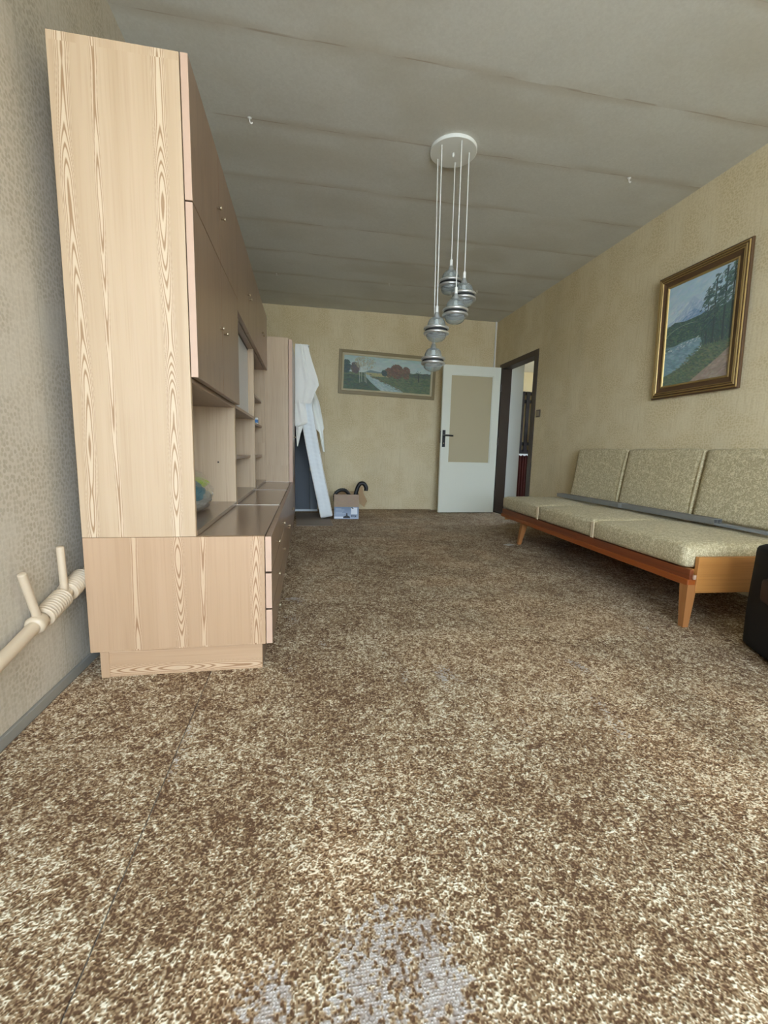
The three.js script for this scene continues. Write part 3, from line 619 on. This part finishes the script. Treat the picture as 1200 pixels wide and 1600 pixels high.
const T_LAKE = canvasTex(520, 710, (x, w, h) => {
  const g = x.createLinearGradient(0, 0, 0, h * 0.5); g.addColorStop(0, '#8fb6cc'); g.addColorStop(1, '#c3d6dc'); x.fillStyle = g; x.fillRect(0, 0, w, h);
  dabs(x, 500, [0, 0, w, h * 0.4], 26, [[150, 180, 200], [190, 205, 212], [170, 196, 212]], -0.4, 0.25);
  poly(x, [[0, 265], [70, 235], [150, 180], [215, 120], [300, 190], [420, 250], [w, 290], [w, 330], [0, 330]], [150, 176, 200]);
  poly(x, [[90, 290], [170, 235], [225, 205], [330, 262], [w, 300], [w, 340], [90, 340]], [98, 132, 176]);
  dabs(x, 160, [40, 150, 360, 280], 12, [[205, 216, 226], [120, 150, 186]], -0.7, 0.35);
  poly(x, [[0, 290], [70, 262], [160, 275], [300, 262], [w, 240], [w, 460], [0, 460]], [38, 58, 42]);
  dabs(x, 900, [0, 275, w, 430], 9, [[30, 50, 34], [50, 76, 46], [70, 92, 52], [28, 40, 30]], 0.2, 0.7);
  x.strokeStyle = 'rgba(200,205,180,.6)'; x.lineWidth = 3; x.beginPath(); x.moveTo(0, 360); x.quadraticCurveTo(70, 285, 250, 300); x.stroke();
  poly(x, [[0, 470], [60, 440], [140, 418], [240, 410], [310, 418], [330, 440], [300, 480], [240, 540], [160, 590], [60, 630], [0, 640]], [98, 132, 142]);
  dabs(x, 420, [0, 430, 300, 610], 16, [[88, 122, 136], [120, 152, 160], [74, 104, 112], [140, 168, 174]], 0.05, 0.4, (a, b) => a < 330 - (b - 430) * 1.3);
  dabs(x, 120, [0, 405, 330, 470], 6, [[220, 226, 220], [190, 200, 196]], -0.15, 0.7, (a, b) => Math.abs(b - (470 - a * 0.19)) < 14);
  poly(x, [[0, 640], [90, 615], [190, 575], [290, 500], [330, 450], [w, 420], [w, h], [0, h]], [62, 74, 40]);
  dabs(x, 1100, [0, 440, w, h], 11, [[54, 68, 36], [82, 92, 50], [42, 54, 30], [98, 96, 56]], 0.3, 0.7, (a, b) => b > 640 - Math.max(0, a - 60) * 0.72);
  poly(x, [[230, h], [330, 645], [430, 585], [w, 520], [w, h]], [134, 106, 82]);
  dabs(x, 300, [250, 540, w, h], 14, [[146, 118, 92], [112, 88, 66], [160, 134, 108]], -0.4, 0.5, (a, b) => b > h - (a - 230) * 0.62);
  dabs(x, 520, [300, 320, w, 470], 11, [[22, 34, 26], [34, 48, 34], [40, 58, 40]], 1.4, 0.7);
  for (const [tx, top, bw] of [[335, 130, 7], [385, 60, 10], [455, 10, 13], [505, 0, 9]]) { x.fillStyle = 'rgb(24,26,22)'; x.fillRect(tx - bw / 2, top, bw, 470 - top); dabs(x, 620, [tx - 105, top - 30, Math.min(w, tx + 75), top + 250], 10, [[26, 44, 34], [40, 60, 44], [58, 78, 60], [20, 32, 26]], -0.5, 0.75, (a, b) => Math.abs(a - tx) < 20 + (b - top) * 0.42 && vn(a / 14, b / 12, tx) > 0.5); }
}, '#3c464d');
const T_RIVER = canvasTex(1100, 460, (x, w, h) => {
  const g = x.createLinearGradient(0, 0, 0, h * 0.45); g.addColorStop(0, '#8fa9a4'); g.addColorStop(1, '#b7c4bc'); x.fillStyle = g; x.fillRect(0, 0, w, h);
  dabs(x, 500, [0, 0, w, 190], 32, [[150, 172, 168], [182, 196, 190], [164, 184, 180]], -0.1, 0.25);
  poly(x, [[250, 215], [330, 180], [420, 196], [560, 205], [w, 190], [w, 250], [250, 250]], [92, 112, 112]);
  poly(x, [[0, 225], [300, 220], [560, 215], [w, 220], [w, h], [0, h]], [70, 82, 48]);
  dabs(x, 1800, [0, 225, w, h], 14, [[60, 74, 44], [84, 92, 54], [48, 62, 38], [98, 96, 58]], 0.1, 0.6);
  dabs(x, 500, [280, 218, 560, 262], 10, [[150, 140, 86], [166, 152, 98]], 0, 0.5);
  dabs(x, 900, [0, 262, 420, h], 18, [[36, 52, 30], [46, 62, 34], [30, 44, 28]], 0, 0.6, (a, b) => b > 300 - (420 - a) * 0.12);
  poly(x, [[268, 240], [300, 250], [420, 310], [560, 360], [700, 420], [760, h], [480, h], [420, 420], [340, 350], [285, 290]], [140, 164, 162]);
  dabs(x, 320, [280, 250, 720, h], 18, [[150, 174, 172], [118, 142, 140], [176, 192, 186]], 0.4, 0.45, (a, b) => a > 285 + (b - 250) * 0.9 && a < 300 + (b - 245) * 2.0);
  dabs(x, 360, [300, 245, 860, h], 10, [[96, 66, 44], [78, 58, 40], [60, 66, 40]], 0.3, 0.8, (a, b) => Math.abs(a - (310 + (b - 245) * 2.15)) < 40);
  const crown = (cx, cy, rx, ry, cols, n = 500) => { dabs(x, n, [cx - rx, cy - ry, cx + rx, cy + ry], 12, cols, 0.5, 0.85, (a, b) => ((a - cx) / rx) ** 2 + ((b - cy) / ry) ** 2 < 1); };
  const dk = [[34, 46, 44], [44, 58, 52], [28, 38, 36]], rd = [[92, 52, 36], [112, 66, 44], [70, 42, 32], [84, 58, 40]];
  crown(32, 150, 46, 88, dk); crown(140, 165, 52, 70, [[70, 52, 48], [88, 62, 54], [56, 46, 44]]);
  crown(660, 175, 78, 95, rd, 900); crown(560, 195, 42, 62, rd); crown(780, 185, 46, 82, rd); crown(505, 210, 26, 36, dk);
  dabs(x, 500, [830, 175, w, 240], 13, [[54, 64, 48], [70, 76, 52], [44, 54, 42]], 0, 0.8, (a, b) => b > 190 - vn(a / 40, 1, 5) * 20);
  dabs(x, 1500, [120, 14, 395, 175], 7, [[150, 140, 104], [170, 160, 124], [120, 116, 92]], 1.2, 0.6, (a, b) => ((a - 260) / 130) ** 2 + ((b - 85) / 95) ** 2 < 1 && vn(a / 16, b / 14, 3) > 0.4);
  for (const tx of [196, 222, 262, 278]) { x.strokeStyle = 'rgba(206,206,188,.9)'; x.lineWidth = 4; x.beginPath(); x.moveTo(tx, 90); x.quadraticCurveTo(tx - 8, 220, tx + 4, 330 + (tx % 40)); x.stroke(); }
  x.strokeStyle = 'rgb(30,30,26)'; x.lineWidth = 13; x.beginPath(); x.moveTo(950, 300); x.quadraticCurveTo(938, 250, 944, 190); x.stroke(); x.lineWidth = 4;
  for (const [a, b] of [[905, 160], [970, 150], [925, 140], [985, 185]]) { x.beginPath(); x.moveTo(944, 205); x.quadraticCurveTo(940, 180, a, b); x.stroke(); }
}, '#2a3431');
{
  const t = thing('framed_painting', 'painting of a lake and tall trees in a gold and brown frame above the sofa', 'painting', [W - 0.004, 1.268, -2.70], 'framed landscape paintings');
  t.rotation.order = 'ZYX'; t.rotation.y = -Math.PI / 2; t.rotation.z = R(1.9);
  const w = 0.70, h = 0.875, up = (m) => { m.position.y += h / 2; return m; };
  up(mesh('frame_edge', frameRing(w, h, [[0.004, 0], [0, 0.004], [0, 0.017], [0.004, 0.020], [0.010, 0.021]]), M.frameCove, t));
  const ridge = (a, z) => [[a, z], [a + 0.002, z + 0.006], [a + 0.005, z + 0.007], [a + 0.008, z + 0.005], [a + 0.0095, z - 0.001]];
  up(mesh('gold_moulding', frameRing(w, h, ridge(0.010, 0.021)), M.gold, t));
  up(mesh('brown_groove', frameRing(w, h, [[0.0195, 0.020], [0.023, 0.019], [0.026, 0.023]]), M.frameCove, t));
  up(mesh('gold_moulding', frameRing(w, h, ridge(0.026, 0.023)), M.gold, t));
  up(mesh('brown_groove', frameRing(w, h, [[0.0355, 0.022], [0.038, 0.021], [0.040, 0.022]]), M.frameCove, t));
  up(mesh('gold_moulding', frameRing(w, h, [[0.040, 0.022], [0.042, 0.026], [0.045, 0.025], [0.047, 0.021]]), M.gold, t));
  up(mesh('brown_cove', frameRing(w, h, [[0.047, 0.021], [0.054, 0.017], [0.064, 0.013], [0.078, 0.011]]), M.frameCove, t));
  up(mesh('inner_bead', frameRing(w, h, [[0.078, 0.011], [0.080, 0.017], [0.085, 0.018], [0.090, 0.014], [0.094, 0.006]]), M.gold, t));
  const c = new THREE.BoxGeometry(w - 0.18, h - 0.18, 0.008); const m = up(mesh('canvas', c, std({ map: T_LAKE, roughness: 0.42 }), t)); m.position.z = 0.004;
}
{
  const t = thing('framed_painting', 'long painting of a river and autumn trees in a pale frame on the back wall', 'painting', [1.92, 1.860, ZB + 0.002], 'framed landscape paintings');
  t.rotation.z = R(-1.5);
  const w = 1.345, h = 0.575;
  mesh('outer_frame', frameRing(w, h, [[0.003, 0], [0, 0.003], [0, 0.020], [0.003, 0.024], [0.034, 0.026], [0.044, 0.024]]), std({ color: 0x8b7b57, roughness: 0.5 }), t);
  mesh('inner_bead', frameRing(w, h, [[0.044, 0.024], [0.047, 0.030], [0.054, 0.030], [0.058, 0.024], [0.061, 0.028], [0.067, 0.026], [0.070, 0.012]]), std({ color: 0xc9bf9c, roughness: 0.4 }), t);
  const m = mesh('canvas', new THREE.BoxGeometry(w - 0.136, h - 0.136, 0.008), std({ map: T_RIVER, roughness: 0.5 }), t); m.position.z = 0.009;
}
{ // light switch
  const t = thing('light_switch', 'square brownish light switch on the right wall beside the doorway', 'switch', [W, 1.305, -4.765]);
  const bk = mesh('back_plate', new RoundedBoxGeometry(0.012, 0.085, 0.085, 2, 0.004), std({ color: 0x5a4a36, roughness: 0.45 }), t); bk.position.x = -0.006;
  const rk = mesh('rocker', new RoundedBoxGeometry(0.010, 0.055, 0.055, 2, 0.003), std({ color: 0x8b7c62, roughness: 0.4 }), t); rk.position.x = -0.014; rk.rotation.z = 0.08;
}

// ---------------------------------------------------------------- mattress with its sheet, carton, cardboard, grey panel
{
  const t = thing('mattress', 'narrow white quilted mattress standing on end against the wardrobe', 'mattress', [1.06, 0, -5.44]);
  const path = new THREE.CatmullRomCurve3([[1.062, 0.026], [0.945, 0.587], [0.850, 1.10], [0.797, 1.50], [0.782, 1.82], [0.780, 1.962]].map(([x, y]) => new THREE.Vector3(x - 1.06, y, 0)));
  const D = 0.56, th = 0.150, N = 120, S = [];
  const sh = new THREE.Shape(); const hw = th / 2, hd = D / 2, r = 0.022;
  sh.moveTo(-hw + r, -hd); sh.lineTo(hw - r, -hd); sh.quadraticCurveTo(hw, -hd, hw, -hd + r); sh.lineTo(hw, hd - r); sh.quadraticCurveTo(hw, hd, hw - r, hd); sh.lineTo(-hw + r, hd); sh.quadraticCurveTo(-hw, hd, -hw, hd - r); sh.lineTo(-hw, -hd + r); sh.quadraticCurveTo(-hw, -hd, -hw + r, -hd);
  const ring = sh.getSpacedPoints(90); ring.pop();
  const pos = [], idx = [], n = ring.length;
  for (let i = 0; i <= N; i++) {
    const u = i / N, p = path.getPointAt(u), tn = path.getTangentAt(u), nx = new THREE.Vector3(tn.y, -tn.x, 0), shrink = i === 0 || i === N ? 0.9 : i === 1 || i === N - 1 ? 0.97 : 1;
    for (const q of ring) {
      let d = 0; if (q.y > hd - 0.012) { const a = q.x / hw, s = u * 2.0; d = -0.007 * (1 - sm(0, 0.30, Math.abs(((s + a * a * 0.03 + a * 0.02) / 0.052) % 1 - 0.5))) * (a < 0.1 ? 1 : 0.35) - (Math.abs(a - 0.12) < 0.06 ? 0.007 : 0); }
      pos.push(p.x + nx.x * q.x * shrink, p.y + nx.y * q.x * shrink, q.y * shrink + d);
    }
  }
  for (let i = 0; i < N; i++) for (let k = 0; k < n; k++) { const a = i * n + k, b = i * n + (k + 1) % n, c = a + n, d = b + n; idx.push(a, b, d, a, d, c); }
  const c0 = pos.length / 3; for (const i of [0, N]) { const p = path.getPointAt(i / N); pos.push(p.x, p.y, 0); }
  for (let k = 0; k < n; k++) { idx.push(c0, (k + 1) % n, k); idx.push(c0 + 1, N * n + k, N * n + (k + 1) % n); }
  const g = new THREE.BufferGeometry(); g.setAttribute('position', new THREE.Float32BufferAttribute(pos, 3)); g.setIndex(idx); g.computeVertexNormals();
  mesh('cover', g, M.mattress, t);
  const edge = (sx) => tube(Array.from({ length: 14 }, (_, i) => { const u = 0.01 + i / 13 * 0.97, p = path.getPointAt(u), tn = path.getTangentAt(u); return [p.x + tn.y * sx * (hw - 0.006), p.y - tn.x * sx * (hw - 0.006), hd - 0.004]; }), 0.005, 60, 6);
  mesh('edge_piping', edge(1), M.white, t); mesh('edge_piping', edge(-1), M.white, t);
}
// cloth panel from rows [y, x left, x right, z]; fold adds relief, thickness closes it
function clothPanel(rows, fold, nx = 30, ny = 50, thick = 0.004) {
  const at = (y) => { for (let i = 0; i + 1 < rows.length; i++) if (y <= rows[i][0] && y >= rows[i + 1][0]) { const k = (rows[i][0] - y) / (rows[i][0] - rows[i + 1][0] || 1); return rows[i].map((v, j) => mix(v, rows[i + 1][j], k)); } return rows[rows.length - 1]; };
  const y0 = rows[0][0], y1 = rows[rows.length - 1][0], pos = [], idx = [];
  for (const side of [0, 1]) for (let j = 0; j <= ny; j++) for (let i = 0; i <= nx; i++) { const y = mix(y0, y1, j / ny), r = at(y), u = i / nx, x = mix(r[1], r[2], u); pos.push(x, y, r[3] + fold(u, 1 - j / ny, x, y) - side * thick); }
  const n = nx + 1, off = n * (ny + 1);
  for (let j = 0; j < ny; j++) for (let i = 0; i < nx; i++) { const a = j * n + i, b = a + 1, c = a + n, d = c + 1; idx.push(a, c, b, b, c, d, off + a, off + b, off + c, off + b, off + d, off + c); }
  const rim = []; for (let i = 0; i <= nx; i++) rim.push(i); for (let j = 1; j <= ny; j++) rim.push(j * n + nx); for (let i = nx - 1; i >= 0; i--) rim.push(ny * n + i); for (let j = ny - 1; j > 0; j--) rim.push(j * n);
  for (let k = 0; k < rim.length; k++) { const a = rim[k], b = rim[(k + 1) % rim.length]; idx.push(a, b, off + a, b, off + b, off + a); }
  const g = new THREE.BufferGeometry(); g.setAttribute('position', new THREE.Float32BufferAttribute(pos, 3)); g.setIndex(idx); g.computeVertexNormals(); return g;
}
{
  const t = thing('bed_sheet', 'crumpled white bed sheet draped over the top of the standing mattress', 'sheet', [0.78, 1.98, -5.40]);
  const rel = (g) => { g.translate(-0.78, -1.98, 5.40); return g; };
  const crease = (u, c, w) => 1 - sm(0, w, Math.abs(u - c));
  const front = clothPanel([[1.985, 0.700, 0.835, -5.125], [1.93, 0.697, 0.850, -5.11], [1.80, 0.695, 0.885, -5.10], [1.62, 0.695, 0.945, -5.095], [1.545, 0.695, 0.962, -5.10], [1.49, 0.695, 0.93, -5.10], [1.40, 0.695, 0.895, -5.10], [1.34, 0.695, 0.872, -5.11]],
    (u, v, x, y) => 0.012 * crease(u, 0.45 + (1 - v) * 0.12, 0.16) - 0.022 * crease(u, 0.68 - v * 0.15, 0.06) * sm(0.2, 0.9, v) + 0.016 * (fbm(u * 3 + 3, y * 5, 505, 3) - 0.5) + 0.02 * sm(0.7, 1, u) * (1 - v));
  mesh('front_fold', rel(front), M.cloth, t);
  const left = clothPanel([[1.42, 0.695, 0.80, -5.125], [1.30, 0.694, 0.815, -5.115], [1.22, 0.693, 0.828, -5.11], [1.13, 0.692, 0.836, -5.11], [1.105, 0.693, 0.80, -5.115], [1.085, 0.695, 0.74, -5.12]], (u, v) => 0.014 * crease(u - (1 - v) * 0.3, 0.3, 0.25) + 0.006 * Math.sin(u * 9 + v * 5));
  mesh('left_fold', rel(left), M.cloth, t);
  const tail = clothPanel([[1.10, 0.700, 0.79, -5.14], [1.0, 0.705, 0.755, -5.14], [0.9, 0.712, 0.735, -5.14], [0.86, 0.716, 0.724, -5.14]], (u, v) => 0.008 * Math.sin(u * 8 + v * 6), 12, 24);
  mesh('tail_fold', rel(tail), M.cloth, t);
  const back = clothPanel([[1.56, 0.86, 0.93, -5.74], [1.42, 0.88, 0.985, -5.74], [1.25, 0.90, 1.02, -5.74], [1.10, 0.93, 1.045, -5.74], [1.06, 0.97, 1.03, -5.74], [1.04, 0.985, 1.035, -5.74], [0.80, 1.03, 1.055, -5.74]], (u, v) => 0.012 * Math.sin(u * 7 + v * 4), 16, 40);
  mesh('back_fold', rel(back), M.cloth, t);
  const top = new RoundedBoxGeometry(0.15, 0.012, 0.60, 2, 0.005); const m = mesh('top_fold', top, M.cloth, t); m.position.set(-0.002, -0.006, -0.02);
}
{
  const t = thing('grey_panel', 'dark grey glossy panel with pale edging standing behind the mattress', 'panel', [0.75, 0, -5.90]);
  t.rotation.x = R(-4);
  const g = phy({ color: 0x343c43, roughness: 0.5 });
  lbox('sheet_face', t, g, [-0.12, 0.115], [0.03, 1.15], [-0.012, 0.0]);
  lbox('edge_strip', t, std({ color: 0xd7dde0, roughness: 0.5 }), [-0.125, 0.22], [0.0, 0.03], [-0.016, 0.006]);
  lbox('edge_strip', t, std({ color: 0xb9bfc2, roughness: 0.5 }), [-0.127, -0.118], [0.03, 1.15], [-0.016, 0.006]);
  lbox('sheet_face', t, phy({ color: 0x555f66, roughness: 0.5 }), [0.117, 0.215], [0.03, 0.55], [-0.012, 0.0]);
}
{
  const m = tag(mesh('cardboard_sheet', new RoundedBoxGeometry(0.40, 0.005, 0.98, 1, 0.002), std({ color: 0x8d8072, roughness: 0.9 })), 'flat sheet of brown cardboard on the carpet under the standing mattress', 'cardboard'); m.position.set(0.90, 0.0027, -5.22); m.rotation.y = R(1.5);
}
{
  const t = thing('cardboard_box', 'open cardboard box with a printed front and a black hose beside the mattress', 'box', [1.31, 0, -5.38]); t.rotation.y = R(-4);
  const w = 0.30, h = 0.30, d = 0.34, k = 0.005;
  const print = canvasTex(300, 300, (x) => {
    x.fillStyle = '#9c8164'; x.fillRect(0, 0, 300, 300); dabs(x, 300, [0, 0, 300, 300], 14, [[160, 134, 106], [148, 122, 96]], 0, 0.3);
    const g = x.createLinearGradient(0, 150, 0, 300); g.addColorStop(0, '#6d7f98'); g.addColorStop(1, '#aab9cc'); x.fillStyle = g; x.fillRect(0, 150, 300, 150);
    x.fillStyle = 'rgba(205,215,226,.75)'; for (let i = 0; i < 6; i++) x.fillRect(18, 172 + i * 15, 70 + (i * 37) % 50, 5);
    x.fillStyle = '#e9eef2'; x.fillRect(0, 272, 110, 16); x.fillRect(205, 158, 78, 84); x.fillStyle = '#14161a'; x.save(); x.translate(222, 164); x.rotate(0.5); x.fillRect(-12, -5, 26, 11); x.restore();
    x.beginPath(); x.moveTo(110, 290); x.lineTo(116, 268); x.lineTo(146, 258); x.lineTo(150, 226); x.lineTo(160, 226); x.lineTo(164, 258); x.lineTo(190, 268); x.lineTo(196, 290); x.fill();
    x.fillStyle = '#39404e'; x.fillRect(212, 250, 10, 26); x.fillRect(228, 250, 10, 26); x.fillRect(246, 250, 6, 30); x.fillRect(258, 256, 12, 20);
  });
  lbox('front_wall', t, M.cardboard, [-w / 2, w / 2], [0, h], [d / 2 - k, d / 2], { r: 0.001 });
  const pr = mesh('printed_face', new THREE.BoxGeometry(w - 0.004, h - 0.004, 0.001), std({ map: print, roughness: 0.45 }), t); pr.position.set(0, h / 2, d / 2 + 0.0008);
  lbox('back_wall', t, M.cardboard, [-w / 2, w / 2], [0, h + 0.01], [-d / 2, -d / 2 + k], { r: 0.001 });
  lbox('side_wall', t, M.cardboard, [-w / 2, -w / 2 + k], [0, h], [-d / 2 + k, d / 2 - k], { r: 0.001 }); lbox('side_wall', t, M.cardboard, [w / 2 - k, w / 2], [0, h], [-d / 2 + k, d / 2 - k], { r: 0.001 });
  lbox('bottom', t, M.cardboard, [-w / 2, w / 2], [0, k], [-d / 2 + k, d / 2 - k], { r: 0.001 });
  const fs = new THREE.Shape(); [[-0.01, 0.0], [0.004, 0.075], [0.045, 0.085], [0.058, 0.005], [0.112, -0.095], [0.070, -0.165], [0.012, -0.12]].forEach(([x, y], i) => (i ? fs.lineTo(x, y) : fs.moveTo(x, y))); fs.closePath();
  const flap = mesh('flap', new THREE.ExtrudeGeometry(fs, { depth: 0.005, bevelEnabled: false }), M.cardboard, t); flap.position.set(w / 2 + 0.004, h, 0.05); flap.rotation.y = R(22);
  const hose = mesh('hose', (() => { const g = tube([[-0.10, 0.12, 0.10], [-0.135, 0.22, 0.125], [-0.135, 0.30, 0.13], [-0.085, 0.345, 0.125], [-0.02, 0.345, 0.11], [0.03, 0.29, 0.09], [0.05, 0.2, 0.05]], 0.021, 90, 12); const p = g.attributes.position, n = g.attributes.normal; for (let i = 0; i < p.count; i++) { const k2 = 0.0022 * Math.sin(Math.floor(i / 13) * 1.6); p.setXYZ(i, p.getX(i) + n.getX(i) * k2, p.getY(i) + n.getY(i) * k2, p.getZ(i) + n.getZ(i) * k2); } return g; })(), M.black, t);
  const noz = mesh('nozzle', tube([[0.10, 0.18, -0.02], [0.125, 0.32, -0.03], [0.17, 0.415, -0.03], [0.215, 0.42, -0.03], [0.248, 0.37, -0.03], [0.245, 0.33, -0.03]], 0.025, 40, 12), M.black, t);
}

// ---------------------------------------------------------------- hall furniture
{
  const dark = std({ color: 0x1d130d, roughness: 0.85 });
  const t = thing('coat_rack', 'dark wooden slatted coat rack on the hall wall seen through the doorway', 'coat rack', [4.80, 0.845, HZ + 0.02]);
  const z = [HZ + 0.012, HZ + 0.034], y = [0.87, 1.93];
  for (let i = 0; i < 6; i++) board('slat', t, dark, [4.552 + i * 0.10, 4.614 + i * 0.10], y, [HZ + 0.034, HZ + 0.052], { r: 0.003 });
  for (const yy of [1.90, 1.76, 1.02, 0.885]) board('cross_bar', t, dark, [4.50, 5.14], [yy - 0.028, yy + 0.028], z, { r: 0.003 });
  const sh = board('shelf', t, dark, [4.48, 5.15], [0.845, 0.868], [HZ + 0.012, HZ + 0.20]);
  for (let i = 0; i < 9; i++) { const g = new THREE.CylinderGeometry(0.036, 0.036, 0.004, 20, 1, false, 0, Math.PI); g.rotateX(Math.PI / 2); g.rotateZ(-Math.PI / 2); at(mesh('lace_scallop', g, M.white, sh), 4.53 + i * 0.07, 0.842, HZ + 0.206); }
}
{
  const t = thing('red_curtain', 'dark red pleated cloth hanging below the hall shelf', 'curtain', [4.7, 0.08, HZ + 0.10]);
  const g = clothPanel([[0.84, 4.52, 4.775, 0], [0.08, 4.52, 4.775, 0]], (u) => 0.012 * Math.sin(u * 34), 60, 6); g.translate(-4.7, -0.08, 0);
  mesh('pleats', g, std({ color: 0x54241b, roughness: 0.9, side: THREE.DoubleSide }), t);
  board('cabinet_side', t, M.frameBrown, [4.78, 4.86], [0.0, 0.84], [HZ + 0.02, HZ + 0.16]);
}
{
  const t = thing('hanging_bag', 'black bag hanging on the slatted coat rack in the hall', 'bag', [4.80, 1.05, HZ + 0.09]);
  const g = pad(0.15, 0.30, 0.06, 0.028, 0.004, 0.008, 450, 0.02), p = g.attributes.position; for (let i = 0; i < p.count; i++) { const k = 1 - sm(-0.05, 0.16, p.getY(i)) * 0.75; p.setX(i, p.getX(i) * k); } g.computeVertexNormals();
  mesh('body', g, M.blackMatt, t).position.y = 0.15;
  mesh('strap', tube([[-0.03, 0.28, 0], [0, 0.36, 0], [0.03, 0.28, 0]], 0.005, 16, 6), M.blackMatt, t);
}

renderer.render(scene, camera);
